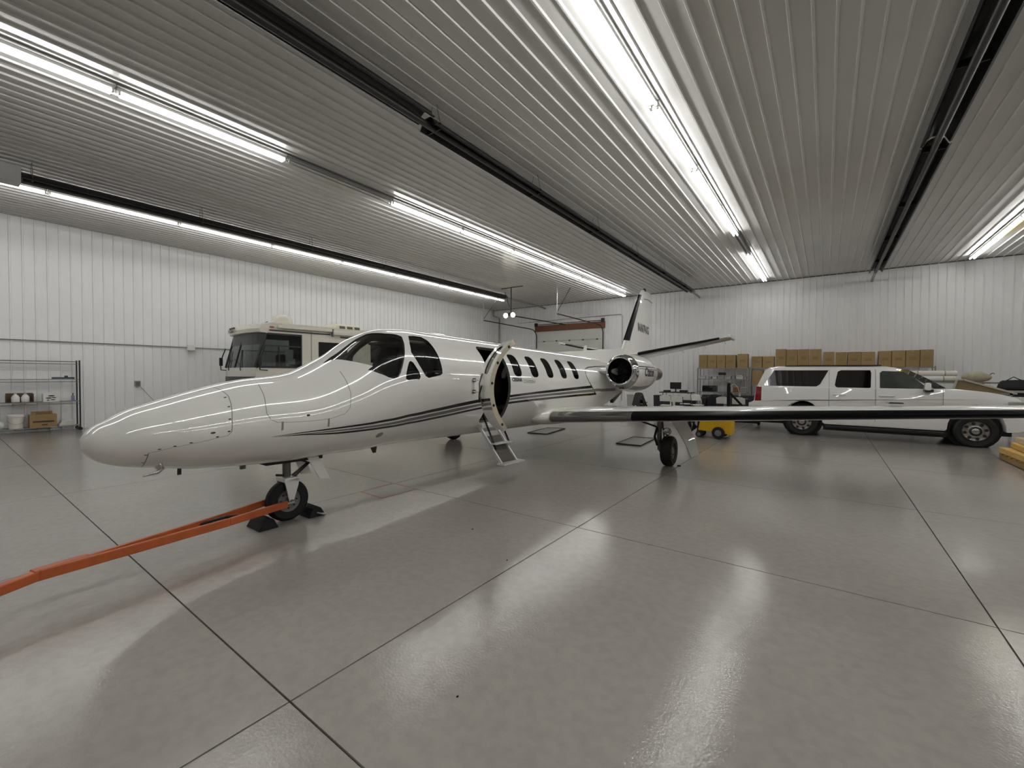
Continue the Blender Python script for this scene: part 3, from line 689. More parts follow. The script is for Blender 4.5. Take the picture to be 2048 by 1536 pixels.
for sgn in (1, -1):
    def hsec(b_): k = (b_-.1)/2.75; return (b_, 12.52+k*.80, 1.05+.20*(b_-.1), 1.75-k*.75, .09)
    hs = loft([hsec(x) for x in (.02, .8, 1.8, 2.6, 2.85)], 'horizontal_stabilizer', WHITE, sgn=sgn)
    lesleeve([hsec(x) for x in (.35, 1.2, 2.0, 2.62)], .08, 'deice_boot', BOOT, hs, sgn=sgn)
    e = hsec(2.85); AB().box((sgn*2.87, e[1]+.42, e[2]+.01), (.09, 1.0, .10)).build('tip_cap', WHITE, hs, bevel=.03)
    for q in (1.3, 2.0, 2.6):
        c = hsec(q); AB().tube([(sgn*q, c[1]+c[3]-.02, c[2]), (sgn*(q+.03), c[1]+c[3]+.12, c[2]-.07)], .005, 4).build('static_wick', FAST, hs)
# ------------------------------------------------------------------ engines
EN = [(8.60,.335,.335,.335),(8.625,.355,.355,.365),(8.68,.375,.375,.40),(8.9,.405,.40,.45),(9.3,.43,.415,.49),(9.8,.42,.405,.47),(10.3,.355,.345,.39),(10.62,.28,.275,.29),(10.82,.215,.21,.215)]
nW_, nU, nD = pch([e[0] for e in EN], [e[1] for e in EN]), pch([e[0] for e in EN], [e[2] for e in EN]), pch([e[0] for e in EN], [e[3] for e in EN])
EB, EZ = 1.31, .41
def NS(s, th, off=0.):
    hh = nU(s) if sin(th) > 0 else nD(s); return (EB+(nW_(s)+off)*cos(th), s, EZ+(hh+off)*sin(th))
npoly = [('black', rad([(8.8,17.5),(9.3,18),(9.8,19),(10.4,22),(10.8,27),(10.8,24),(10.4,19),(9.8,15.5),(9.3,14),(8.8,13.5)])), ('black', rad([(8.8,9.5),(9.3,9.6),(9.8,10),(10.4,11.5),(10.8,13.5),(10.8,11),(10.4,8.8),(9.8,7.5),(9.3,7.2),(8.8,7.4)])),
         ('grey', rad([(8.83,-52),(9.3,-45),(9.8,-42),(10.3,-43),(10.3,-64),(9.8,-66),(9.3,-66),(8.83,-72)])), ('chrome', rad([(8.60,-90),(8.60,270),(8.79,270),(8.79,-90)]))]
nsv = [8.6, 8.61, 8.63, 8.66]+[8.7+.1*k for k in range(22)]; ntv = [radians(-90+6*k) for k in range(61)]
npts, NT = skin(nsv, ntv, npoly)
NM = {None: 0, 'black': 1, 'grey': 2, 'chrome': 3}
for sgn in (1, -1):
    fl_ = (lambda p, n: (p, n)) if sgn > 0 else (lambda p, n: (Vector((-p[0], p[1], p[2])), Vector((-n[0], n[1], n[2]))))
    nc = skin_mesh('engine_nacelle', NS, npts, NT, lambda tg, P: NM[tg], [WHITE, BLKP, GRYP, CHROME], jet, post=fl_)
    b = AB(); b.lathe([(.335, 8.60), (.318, 8.585), (.298, 8.59), (.285, 8.62), (.275, 8.72)], (sgn*EB, 0, EZ), 'y', 40, cap=False).build('inlet_lip', CHROME, nc, smooth=60)
    AB().lathe([(.275, 8.72), (.28, 8.9), (.285, 9.15), (.01, 9.15)], (sgn*EB, 0, EZ), 'y', 40, cap=False).build('inlet_duct', mat('duct_black', (18, 18, 18), .5), nc, smooth=40)
    AB().lathe([(.002, 8.92), (.05, 8.96), (.10, 9.06), (.11, 9.14)], (sgn*EB, 0, EZ), 'y', 20).build('spinner', mat('spinner_grey', (30, 30, 30), .8), nc, smooth=60)
    for q in range(16):
        a = 2*pi*q/16; AB().bar((sgn*EB+.1*cos(a), 9.12, EZ+.1*sin(a)), (sgn*EB+.28*cos(a), 9.1, EZ+.28*sin(a)), .06, .012).build('fan_blade', mat('fan_dark', (24, 24, 24), .5), nc)
    AB().lathe([(.205, 10.70), (.19, 10.9), (.175, 11.42), (.155, 11.42), (.14, 10.9)], (sgn*EB, 0, EZ), 'y', 24).build('exhaust_nozzle', mat('hot_metal', (150, 138, 120), .3, metal=.9, var=.3, scale=8), nc, smooth=40)
    AB().box((sgn*(EB+.02), 8.68, EZ-.39), (.10, .05, .06)).build('oil_cooler_inlet', mat('duct_black', (18, 18, 18)), nc)
    R = []
    for x in (.55, .95, 1.05):
        up, lo = foil(.11, 0, 10); R.append([(sgn*x, 8.78+u*1.95, EZ+.0+v*1.7) for u, v in up[::-1]+lo[1:-1]])
    AB().rings(R).build('engine_pylon', WHITE, smooth=50)
def n2(s, t, o=0.): return NS(s, t, o)
sidetext('lettering', 'Citation II', 9.10, radians(-12), .27, mat('script_dark_grey', (58, 57, 55), .4), .009, .78, S=NS, shear=.25, r=.42)
# black wedge added for the dark shaded side of the tailcone
AB().prism([(11.40, -.46), (12.12, -.14), (11.80, .0), (11.3, -.12)], lambda y, z: (-.05, y, z), lambda y, z: (.05, y, z)).build('tail_shade_wedge', BLKP)
# ------------------------------------------------------------------ landing gear
def wheel(b_, s_, r, wd, name, hub=.55, nut=8):
    zc = groundz(b_, s_)+r*.985
    g = AB(); pr = [(r*hub, -wd*.36), (r*hub*1.06, -wd*.44), (r*.86, -wd*.5), (r*.96, -wd*.38), (r, -wd*.2), (r, wd*.2), (r*.96, wd*.38), (r*.86, wd*.5), (r*hub*1.06, wd*.44), (r*hub, wd*.36)]
    g.lathe(pr, (b_, s_, zc), 'x', 36, cap=False); ty = g.build(name, RUBBER, smooth=35)
    AB().lathe([(.02, -wd*.34), (r*.2, -wd*.38), (r*.28, -wd*.26), (r*.46, -wd*.24), (r*hub, -wd*.38), (r*hub, wd*.38), (r*.46, wd*.24), (r*.28, wd*.26), (r*.2, wd*.38), (.02, wd*.34)], (b_, s_, zc), 'x', 30).build('hub', HUBM, ty, smooth=30)
    for q in range(nut):
        a = 2*pi*q/nut
        for e in (-1, 1): AB().lathe([(.011, e*wd*.24), (.011, e*wd*.33)], (b_, s_+r*.38*cos(a), zc+r*.38*sin(a)), 'x', 6).build('wheel_bolt', FAST, ty)
    return zc
NSX = 1.66
zc = wheel(0, NSX, .238, .125, 'nose_wheel')
AB().tube([(0, NSX-.02, -.80), (0, NSX-.01, -1.10)], .045, 14).build('nose_strut', STRUT, smooth=50)
fk = AB()
for e in (-1, 1):
    fk.rings([[(e*.075, NSX-.055+u, -1.09), (e*.10, NSX-.055+u, -1.09)] [::1] for u in (0,)]+[], closed=False, cap0=False, cap1=False) if False else None
    fk.prism([(NSX-.09, -1.07), (NSX+.09, -1.07), (NSX+.075, -1.16), (NSX+.022, zc-.01), (NSX-.022, zc-.01), (NSX-.065, -1.16)], lambda y, z, e=e: (e*.082, y, z), lambda y, z, e=e: (e*.105, y, z))
fk.box((0, NSX, -1.085), (.21, .17, .05)).build('nose_fork', WHITE, bevel=.006)
AB().tube([(-.13, NSX, zc), (.13, NSX, zc)], .022, 10).build('axle', STRUT)
AB().tube([(0, NSX+.05, -.84), (0, NSX+.24, -.93), (0, NSX+.06, -1.06)], .02, 6).tube([(.04, NSX+.05, -.84), (.03, NSX+.24, -.93), (.04, NSX+.06, -1.06)], .016, 6).build('torque_link', OLEO)
AB().tube([(0, NSX, -1.05), (.02, NSX-.14, -1.02)], .014, 6).build('steering_lug', OLEO)
AB().prism([(1.80, -.84), (1.93, -.84), (2.07, -1.12), (1.93, -1.10)], lambda y, z: (.16+(-.84-z)*.15, y, z), lambda y, z: (.175+(-.84-z)*.15, y, z)).build('nose_gear_door', WHITE)
AB().prism([(1.80, -.84), (1.93, -.84), (2.07, -1.12), (1.93, -1.10)], lambda y, z: (-.16-(-.84-z)*.15, y, z), lambda y, z: (-.175-(-.84-z)*.15, y, z)).build('nose_gear_door', WHITE)
AB().bb((-.15, 1.35, -.875), (.15, 2.0, -.80)).build('nose_wheel_well', INTR)
for sgn in (1, -1):
    bm_, sm = 2.76, 7.44
    zc = wheel(sgn*bm_, sm, .285, .20, 'main_wheel', .5)
    AB().tube([(sgn*(bm_-.16), sm-.03, -.40), (sgn*(bm_-.17), sm-.05, -.80), (sgn*(bm_-.18), sm+.02, zc)], [.05, .048, .04], 10).build('main_strut', STRUT, smooth=50)
    AB().tube([(sgn*(bm_-.18), sm, zc), (sgn*bm_, sm, zc)], .035, 10).build('axle', STRUT)
    AB().tube([(sgn*(bm_-.2), sm-.1, -.72), (sgn*(bm_-.22), sm-.17, -.88), (sgn*(bm_-.2), sm-.08, -1.05)], .022, 6).tube([(sgn*(bm_-.12), sm-.06, -.5), (sgn*(bm_-.08), sm-.05, -.9)], .012, 6).build('torque_link', OLEO)
    AB().tube([(sgn*(bm_-.75), sm-.02, -.56), (sgn*(bm_-.18), sm-.03, -.72)], .02, 6).build('side_brace', OLEO)
    AB().lathe([(.02, -.03), (.055, -.035), (.075, -.01), (.07, .05), (.03, .08)], (sgn*(bm_+.03), 7.2, -.76), 'y', 18).build('landing_light', CHROME, smooth=40)
    AB().tube([(sgn*(bm_-.1), 7.3, -.7), (sgn*(bm_+.03), 7.24, -.76)], .012, 6).build('light_bracket', OLEO)
    dr = AB(); R = []
    for u in (0, .3, .6, .85, 1):
        x0_, z0_ = bm_+.10+u*.36+.04*sin(u*pi), -.48-u*.72; wv = .085-.04*u; ws = .16-.05*u
        R.append([(sgn*(x0_-wv), sm-ws, z0_-.02), (sgn*(x0_+wv), sm+ws, z0_+.02), (sgn*(x0_+wv+.014), sm+ws-.014, z0_+.028), (sgn*(x0_-wv+.014), sm-ws-.014, z0_-.012)])
    dr.rings(R).build('main_gear_door', WHITE, smooth=40)
# ------------------------------------------------------------------ folding airstair
RAIL = mat('stair_aluminium', (222, 222, 219), .3, metal=.4, var=.05)
TREAD = mat('stair_tread', (84, 78, 72), .8, var=.15, scale=40)
sr = AB().bb((.50, 4.42, -.66), (.66, 4.92, -.60)).build('airstair', RAIL, bevel=.01)
for s_ in (4.45, 4.86):
    AB().bar((.56, s_, -.62), (.86, s_, -.97), .03, .045).build('side_rail', RAIL, sr, bevel=.006)
    AB().bar((.78, s_, -.90), (1.03, s_, -1.185), .03, .05).build('side_rail', RAIL, sr, bevel=.006)
AB().bar((.70, 4.65, -.79), (.92, 4.65, -1.05), .36, .008).build('riser_sheet', TREAD, sr)
AB().bar((.90, 4.65, -1.03), (1.02, 4.65, -1.17), .36, .008).build('riser_sheet', TREAD, sr)
AB().bb((.80, 4.44, -.905), (.92, 4.93, -.885)).build('tread', RAIL, sr, bevel=.005)
AB().bb((.98, 4.40, -1.20), (1.13, 4.98, -1.175)).build('tread', RAIL, sr, bevel=.005)
AB().bar((.60, 4.50, -.45), (.88, 4.50, -.98), .012, .03).build('support_strap', BLKP, sr)
AB().bar((.60, 4.90, -.45), (.84, 4.92, -.92), .012, .03).build('support_strap', BLKP, sr)

# ================================================================== things on the hangar floor
class OB(MB):
    """builds in world coordinates for a root that is not rotated"""
    def build(s, name, mats, root, **k):
        r = root
        while r.parent: r = r.parent
        o = r.location; s.v = [(x-o[0], y-o[1], z-o[2]) for x, y, z in s.v]
        return MB.build(s, name, mats, root, **k)
ORANGE = mat('orange_towbar_paint', (180, 90, 42), .45, var=.12, scale=9)
zc_n = groundz(0, NSX)+.2345
axl = [acw(e*.16, NSX, zc_n) for e in (1, -1)]
jn = Vector(atZ(72, 1150, .25)); en = Vector(atZ(0, 1178, .24)); d = (en-jn).normalized(); en = en+d*.9; ad = ((axl[0]+axl[1])/2-jn).normalized()
tw = thing('tow_bar', 'orange two-arm tow bar hooked to the jet nose wheel', 'tow bar', (jn.x, jn.y, 0))
for e in (0, 1):
    sd = 1 if e == 0 else -1; off = Vector((d.y, -d.x, 0))*(-.05*sd)
    st = axl[e]+(jn-axl[e]).normalized()*.09; md_ = st+(jn-st)*.34
    side = Vector((-d.y, d.x, 0)); side = side if side.dot(axl[e]-jn) > 0 else -side
    md_ = md_+side*.05
    j2 = jn+side*.03
    OB().bar(st, md_, .035, .075).bar(md_, j2, .035, .075).build('arm', ORANGE, tw, bevel=.006)
    OB().tube([axl[e], st], .012, 6).build('axle_pin', STEEL, tw)
    if e == 0: m0 = md_
    else: m1 = md_
OB().bar(jn+ad*.30, jn-ad*.02, .085, .08).bar(jn+ad*.05, en, .07, .07).build('drawbar', ORANGE, tw, bevel=.008)
c0 = m0+(jn-m0)*.45; c1 = m1+(jn-m1)*.45
OB().tube([c0, c1], .018, 6).build('cross_tube', ORANGE, tw)
q0 = m0+(axl[0]-m0)*.35; q1 = m1+(jn-m1)*.18
OB().tube([q0, (q0+q1)/2+Vector((0, 0, .03)), q1], .014, 6).tube([(q0+m1)/2, m1], .012, 6).tube([m0, (m0+q1)/2], .02, 6).build('latch_linkage', BLACKM, tw)
OB().tube([en+Vector((0, 0, -.03)), Vector((en.x, en.y, .1))], .03, 8).lathe([(.02, -.03), (.1, -.03), (.1, .03), (.02, .03)], (en.x, en.y, .1), 'x', 18).build('end_wheel', RUBBER, tw)
# wheel chocks
CHK = mat('black_rubber_chock', (24, 24, 25), .75, var=.2)
nw = acw(0, NSX, groundz(0, NSX))
for dy_, lab in ((-.27, 'black rubber chock in front of the jet nose wheel'), (.27, 'black rubber chock with rope behind the jet nose wheel')):
    c = thing('wheel_chock', lab, 'chock', (nw.x+.02, nw.y+dy_, 0), group='nose wheel chocks')
    sg = 1 if dy_ < 0 else -1
    MB().prism([(-.11, 0), (.10, 0), (.05, .10), (.0, .13), (-.05, .10)], lambda y, z: (-.16, y*sg if sg > 0 else y*sg, z), lambda y, z: (.16, y*sg, z)).build('block', CHK, c, bevel=.01)
    if dy_ > 0:
        MB().tube([(.16, .0, .05), (.22, .03, .04), (.22, .07, .03), (.17, .06, .03)], .01, 6).build('eye_bolt', STEEL, c)
# shallow trays lying on the floor under the tail
TRAY = mat('galvanised_tray', (150, 149, 144), .35, metal=.4, var=.06)
TRE = mat('tray_edge', (64, 62, 58), .5)
for pts_, lab in (([(1055, 866.5), (1093, 869.5), (1130, 858), (1094, 856.5)], 'flat grey drip tray on floor below the jet belly'), ([(1232, 888), (1281, 893), (1311, 878), (1266, 875)], 'flat grey drip tray on floor beside the main wheel')):
    W_ = [atZ(x, y, 0) for x, y in pts_]; cx_ = sum(p[0] for p in W_)/4; cy_ = sum(p[1] for p in W_)/4
    t = thing('drip_tray', lab, 'tray', (cx_, cy_, 0), group='drip trays')
    OB().prism([(p[0], p[1]) for p in W_], lambda x, y: (x, y, .002), lambda x, y: (x, y, .012)).build('pan', TRAY, t)
    for i in range(4): OB().bar((W_[i][0], W_[i][1], .018), (W_[(i+1) % 4][0], W_[(i+1) % 4][1], .018), .012, .03).build('rim', TRE if i in (0, 1) else STEEL, t)
tag(OB().build if False else MB().lathe([(.035, 0), (.035, .012), (.02, .016)], n=10).build('rubber_cap', CHK, loc=atZ(1358, 932, .0)), 'tiny black cap on floor beside the jet main wheel', 'cap')

# ------------------------------------------------------------------ white full-size sport utility truck
CARW = mat('truck_white_paint', (234, 233, 230), .3, var=.01, coat=1.0, cior=1.7)
CARG = glass('truck_privacy_glass', (.03, .03, .03)); CARF = glass('truck_front_glass', (.45, .50, .47))
CARB = mat('truck_black_trim', (22, 22, 23), .5, var=.1)
YN, YW = 14.95, 2.08
sv = thing('sport_utility_truck', 'white long sport utility truck with black windows parked behind the wing', 'car', (1.0, YN+YW/2, 0))
def arch(cx_, r, n=12, z=.40): return [(cx_+r*cos(pi-pi*k/n), z+r*1.26*sin(pi*k/n)) for k in range(n+1)]
ra, fa = arch(-.55, .48), arch(2.94, .50)
low = [(-1.84, .50), (-1.87, .90), (-1.77, .96), (-1.72, 1.37), (-1.68, 1.40), (2.42, 1.40), (2.70, 1.395), (3.13, 1.345), (3.45, 1.27), (3.60, 1.21), (3.70, 1.10), (3.74, .85), (3.80, .80), (3.80, .48), (3.62, .42)]+fa[::-1]+[(2.40, .36), (-.02, .36)]+ra[::-1]
low = [p for p in low]
OB().prism(low, lambda x, z: (x, YN, z), lambda x, z: (x, YN+YW, z)).build('body', CARW, sv, bevel=.045, smooth=40)
def gy(z, far=False): t = .03+(z-1.36)*.30; return YN+t if not far else YN+YW-t
gh = [[(-1.71, 1.36), (2.44, 1.40)], [(-1.60, 1.66), (2.08, 1.66)], [(-1.50, 1.90), (1.72, 1.88)], [(-1.40, 1.965), (1.50, 1.95)]]
g = OB(); R = []
for (x0, z0), (x1, z1) in gh:
    R.append([(x0, gy(z0)+.0, z0), (x0+.25, gy(z0), z0), (x1-.3, gy(z1), z1), (x1, gy(z1)+.25, z1), (x1, gy(z1, True)-.25, z1), (x1-.3, gy(z1, True), z1), (x0+.25, gy(z0, True), z0), (x0, gy(z0, True), z0)])
R.append([(-1.2, YN+.35, 2.0), (-1.0, YN+.33, 2.005), (1.1, YN+.33, 1.99), (1.3, YN+.5, 1.985), (1.3, YN+YW-.5, 1.985), (1.1, YN+YW-.33, 1.99), (-1.0, YN+YW-.33, 2.005), (-1.2, YN+YW-.35, 2.0)])
g.rings(R).build('cab', CARW, sv, smooth=35, bevel=.02)
def pane(name, poly, m, far=False, d=.012):
    o = -d if not far else d
    OB().prism(poly, lambda x, z: (x, gy(z, far)+o, z), lambda x, z: (x, gy(z, far)-o*.5, z)).build(name, m, sv)
def backing(poly, far=False):
    cx_ = sum(p[0] for p in poly)/len(poly); cz_ = sum(p[1] for p in poly)/len(poly)
for far in (False, True):
    pane('rear_quarter_window', [(-1.53, 1.42), (-1.27, 1.88), (.05, 1.88), (-.14, 1.48), (-.22, 1.42)], mat('black_window', (10, 10, 11), .05, var=.1, coat=1.0), far)
    pane('rear_door_window', [(.2, 1.46), (.22, 1.62), (.26, 1.84), (.33, 1.88), (.96, 1.88), (.98, 1.81), (.97, 1.42), (.94, 1.39), (.3, 1.39), (.23, 1.41)], mat('black_window', (10, 10, 11)), far)
    pane('front_door_window', [(1.16, 1.37), (1.16, 1.81), (1.21, 1.86), (1.61, 1.84), (1.78, 1.72), (1.97, 1.54), (2.10, 1.40), (2.06, 1.36)], mat('smoky_window', (62, 68, 64), .05, var=.35, scale=3, coat=1.0), far)
    yy = YN-.004 if not far else YN+YW+.004
    for x in (.07, 1.07): OB().bar((x, yy, .50), (x, yy, 1.38), .008, .008).bar((x, gy(1.40, far), 1.4), (x+.0, gy(1.9, far), 1.9), .008, .008).build('door_seam', mat('shut_line', (120, 119, 116), .6), sv)
    OB().bar((2.36, yy, .93), (2.36, yy, 1.38), .008, .008).build('fender_seam', mat('shut_line', (120, 119, 116)), sv)
    for x0, x1 in ((.15, .45), (1.13, 1.45)):
        OB().box(((x0+x1)/2, yy-.02 if not far else yy+.02, 1.2), (x1-x0, .035, .035)).build('door_handle', CARW, sv, bevel=.012)
    ms = OB().box((2.05, yy-.16 if not far else yy+.16, 1.46), (.12, .26, .20), top=(.9, .9)).build('side_mirror', CARW, sv, bevel=.035)
    OB().box((2.07, yy-.13 if not far else yy+.13, 1.36), (.16, .30, .07)).build('mirror_base', CARB, ms, bevel=.02)
    OB().prism([(-1.715, 1.40), (-1.57, 1.40), (-1.575, .96), (-1.755, .955)], lambda x, z: (x, yy, z), lambda x, z: (x, yy+(.22 if not far else -.22), z)).build('tail_light', mat('red_lens', (130, 22, 26), .12, var=.2, scale=12, coat=1.0), sv, bevel=.012)
    OB().box((3.58, yy+.0, 1.07), (.28, .06, .13), rz=-.15 if not far else .15).build('headlight', mat('lamp_lens', (150, 148, 140), .1, var=.2, coat=1.0), sv, bevel=.02)
    OB().bar((-1.0, gy(1.95, far)+(.12 if not far else -.12), 2.015), (1.2, gy(1.95, far)+(.12 if not far else -.12), 2.01), .05, .035).build('roof_rail', CARB, sv, bevel=.012)
    OB().bb((-.02, yy-.05 if not far else yy+.05, .26), (2.4, yy+.12 if not far else yy-.12, .34)).build('running_board', CARB, sv, bevel=.02)
    for wx in (-.55, 2.94):
        yc = YN+.14 if not far else YN+YW-.14
        ty = OB().lathe([(.25, -.10), (.27, -.125), (.345, -.135), (.385, -.105), (.395, -.05), (.395, .05), (.385, .105), (.345, .135), (.27, .125), (.25, .10)], (wx, yc, .392), 'y', 36, cap=False).build('tyre', RUBBER, sv, smooth=35)
        OB().lathe([(.25, -.11), (.235, -.13), (.22, -.10), (.16, -.085), (.10, -.10), (.06, -.125), (.01, -.13), (.01, .13), (.06, .125), (.10, .10), (.16, .085), (.22, .10), (.235, .13), (.25, .11)], (wx, yc, .392), 'y', 30, cap=False).build('rim', mat('alloy_rim', (176, 174, 170), .25, metal=.85, var=.05), ty, smooth=30)
        for q in range(8):
            a = 2*pi*q/8+.2
            for ey in (-1, 1): OB().lathe([(.036, ey*.09), (.036, ey*.105)], (wx+.185*cos(a), yc, .392+.185*sin(a)), 'y', 8).build('rim_hole', CARB, ty)
        for ey in (-1, 1): OB().lathe([(.075, ey*.10), (.115, ey*.10), (.115, ey*.108), (.075, ey*.125)], (wx, yc, .392), 'y', 18, cap=False).build('hub_ring', CARB, ty)
        OB().lathe([(.50, 0), (.50, .02)], (wx, yc+(.15 if not far else -.15), .42), 'y', 24).build('wheel_well', CARB, sv)
OB().prism([(YN+.3, 0), (YN+YW-.3, 0), (YN+YW-.38, 1), (YN+.38, 1)], lambda y, t: (2.40-.68*t+.012, y, 1.43+.45*t), lambda y, t: (2.40-.68*t-.02, y, 1.42+.45*t)).build('windscreen', mat('smoky_window', (62, 68, 64)), sv)
for far in (False, True):
    e_ = OB(); R = []
    for (x0, z0), (x1, z1) in gh[:3]:
        o_ = 1 if not far else -1; R.append([(x1-.24+.012, gy(z1, far)+o_*(.05-.012), z1+.02), (x1+.012, gy(z1, far)+o_*(.25-.012), z1+.02)])
    e_.rings(R, closed=False, cap0=False, cap1=False).build('windscreen_edge', mat('black_window', (10, 10, 11)), sv)
OB().bb((-1.92, YN+.02, .50), (-1.80, YN+YW-.02, .90)).build('rear_bumper', CARW, sv, bevel=.03)
OB().bb((3.72, YN+.02, .45), (3.90, YN+YW-.02, .78)).build('front_bumper', CARW, sv, bevel=.04)
OB().bb((-.05, YN+.10, .19), (2.45, YN+YW-.10, .40)).bb((-1.75, YN+.35, .28), (3.6, YN+YW-.35, .5)).build('chassis_and_shade', CARB, sv)  # chassis, enlarged in black to stand in for the shadow under the truck

# ------------------------------------------------------------------ motorhome by the left wall
RVW = mat('motorhome_cream', (222, 217, 203), .35, var=.02, coat=.6)
RVG = glass('motorhome_glass', (.32, .35, .34)); RVD = mat('black_window', (10, 10, 11))
rv = thing('motorhome', 'cream motorhome with dark wraparound windshield parked along left wall', 'motorhome', (-13.72, atX(512, 700, -13.72)[1], 0), -radians(4)); rv.scale = (1.055, 1.055, 1.055)
LEN, WID = 9.2, 2.5
NF = 10
zl = [(.42, .10), (.75, .0), (1.30, -.03), (1.78, .0), (2.10, .08), (2.45, .17), (2.78, .25), (2.80, .10), (2.90, .08), (3.02, .16), (3.10, .34)]
def outline(sb, ins=0.):
    o = []
    for k in range(NF+1):
        u = -1+2*k/NF; x = -WID/2+u*(WID/2-ins); o.append((x, sb-.15*(1-abs(u)**3.2)+ins))
    o += [(-ins, .12+max(sb, 0)), (-ins, 1.25), (-ins, 4.5), (-ins, LEN-ins), (-WID+ins, LEN-ins), (-WID+ins, 4.5), (-WID+ins, 1.25), (-WID+ins, .12+max(sb, 0))]
    return o
b = MB(); n = NF+9; VS = []; FSs = []
for z, sb in zl: VS += [(x, y, z) for x, y in outline(sb, .05 if z > 3.05 else 0)]
for i in range(len(zl)-1):
    for j in range(n):
        gl_ = zl[i][0] >= 1.78 and zl[i+1][0] <= 2.79
        if gl_ and (j < NF or j in (NF, NF+1, NF+6, NF+7, n-1)): continue
        FSs.append((i*n+j, i*n+(j+1) % n, (i+1)*n+(j+1) % n, (i+1)*n+j))
FSs.append(tuple((len(zl)-1)*n+j for j in range(n)))
b.add(VS, FSs).build('body', RVW, rv, smooth=35)
def rvpane(name, js, m, sub=None):
    vs = []; fs = []; k0 = 3; rows = [3, 4, 5, 6]
    for i in rows:
        ol = outline(zl[i][1]); vs += [(ol[j % n][0]*1.0, ol[j % n][1], zl[i][0]) for j in js]
    w_ = len(js)
    for a in range(3):
        for c in range(w_-1): fs.append((a*w_+c, a*w_+c+1, (a+1)*w_+c+1, (a+1)*w_+c))
    MB().add(vs, fs).build(name, m, rv, smooth=40)
rvpane('windshield_pane', list(range(0, NF//2+1)), RVG); rvpane('windshield_pane', list(range(NF//2, NF+1)), RVG)
rvpane('driver_window', [NF, NF+1, NF+2], RVG); rvpane('passenger_window', [NF+6, NF+7, NF+8, n], RVG)
RVK = mat('black_mullion', (20, 20, 21), .4)
for u in (0, 0.0):
    pass
for j, ww in ((NF, .09), (NF//2, .03), (0, .09)):
    P0 = [(outline(zl[i][1])[j][0], outline(zl[i][1])[j][1], zl[i][0]) for i in (3, 4, 5, 6)]
    MB().tube(P0, ww/2+.01, 6).build('pillar', RVK, rv)
MB().bar((-.005, .10, 1.80), (-.005, 1.25, 1.80), .03, .05).bar((-.005, .3, 2.77), (-.005, 1.25, 2.77), .03, .05).bar((-.005, .12, 2.42), (-.005, 1.25, 2.42), .03, .04).bar((-.005, .62, 1.8), (-.005, .62, 2.42), .03, .04).bar((-.005, 1.25, 1.78), (-.005, 1.25, 2.79), .04, .05).build('window_frame', RVK, rv)
arc = [(outline(zl[6][1])[j][0], outline(zl[6][1])[j][1]-.012, 2.64) for j in range(NF+1)]
MB().rings([[(x, y, 2.46), (x, y+.03, 2.80)] for x, y, _ in [(outline(.17)[j][0], outline(.17)[j][1]-.005, 0) for j in range(NF+1)]], closed=False, cap0=False, cap1=False).build('sun_visor_band', mat('visor_dark', (52, 53, 54), .4), rv)
MB().bb((-2.4, .3, 1.25), (-.1, 1.3, 1.30)).build('cab_floor', INTR, rv); MB().bb((-2.45, 1.9, .5), (-.05, 1.95, 3.0)).build('cab_curtain', mat('cab_curtain_grey', (120, 118, 110), .8), rv)
for x in (-.65, -1.85):
    st = MB().box((x, 1.15, 1.5), (.5, .5, .3)).build('cab_seat', mat('seat_dark', (50, 48, 46), .8), rv, bevel=.06); MB().box((x, 1.38, 1.9), (.5, .16, .7)).build('seat_back', mat('seat_dark', (50, 48, 46)), rv, bevel=.06)
MB().bb((-2.35, .02, 1.5), (-.15, .3, 1.74)).build('dashboard', INTR, rv, bevel=.05)
for x, y, z, w_, h_ in ((-.04, .92, 2.18, .22, .30), (-.04, .98, 1.98, .22, .16)): MB().box((x, y, z), (.006, w_, h_)).build('paper_sheet', mat('white_paper', (214, 214, 208), .8), rv)
for y0, y1 in ((1.78, 2.75), (3.6, 4.6), (5.6, 6.8)):
    MB().bb((-.03, y0, 2.0), (.012, y1, 2.62)).build('side_window', RVD, rv, bevel=.03)
MB().bar((.06, .55, 2.98), (.06, 2.2, 2.99), .12, .10).bar((.08, 2.2, 2.93), (.08, 7.5, 2.95), .16, .15).build('awning_roller', RVW, rv, bevel=.03, smooth=40)
MB().bar((.02, .35, 2.87), (.02, 2.15, 2.87), .03, .035).bar((.02, 2.5, 2.80), (.02, 7.5, 2.80), .03, .04).build('awning_shade_strip', RVK, rv)  # black strips standing in for the shadow line below the awning
MB().bar((.10, 2.2, 2.80), (.10, 2.2, 3.04), .05, .06).build('awning_bracket', mat('bracket_grey', (110, 109, 105), .4), rv)
MB().bb((-.01, 1.55, .5), (.006, 1.57, 2.9)).build('panel_seam', SEAM, rv)
MB().lathe([(.30, 3.08), (.30, 3.16), (.285, 3.28), (.24, 3.37), (.16, 3.43), (.02, 3.46)], (-.75, 1.0, 0), 'z', 24).build('satellite_dome', RVW, rv, smooth=50)
MB().box((-1.2, 3.2, 3.20), (.9, 1.1, .28), top=(.82, .8)).build('air_conditioner', mat('ac_cream', (226, 223, 200), .45), rv, bevel=.05)
for k in range(3): MB().box((-.80, 3.0+k*.28, 3.21), (.03, .2, .12), ry=-.2).build('vent_grille', mat('grille_olive', (86, 86, 70), .6), rv)
MB().tube([(-1.7, .7, 3.08), (-1.75, .75, 3.2), (-1.72, .95, 3.30)], .012, 5).build('roof_antenna', RVK, rv)
for k in range(3):
    x = -2.05+k*.22; yo = .10-.15*(1-abs((x+1.25)/1.25)**3.2)
    MB().box((x, yo-.01, 2.99), (.09, .04, .06)).build('marker_light', mat('marker_dark', (60, 56, 46), .4), rv, bevel=.015)
MB().box((-.05, .42, 2.96), (.11, .13, .07)).build('marker_light', mat('marker_amber', (170, 92, 40), .3), rv, bevel=.015)
vs, fs = text2d('Sightseer', .23, .3, .006, .85)
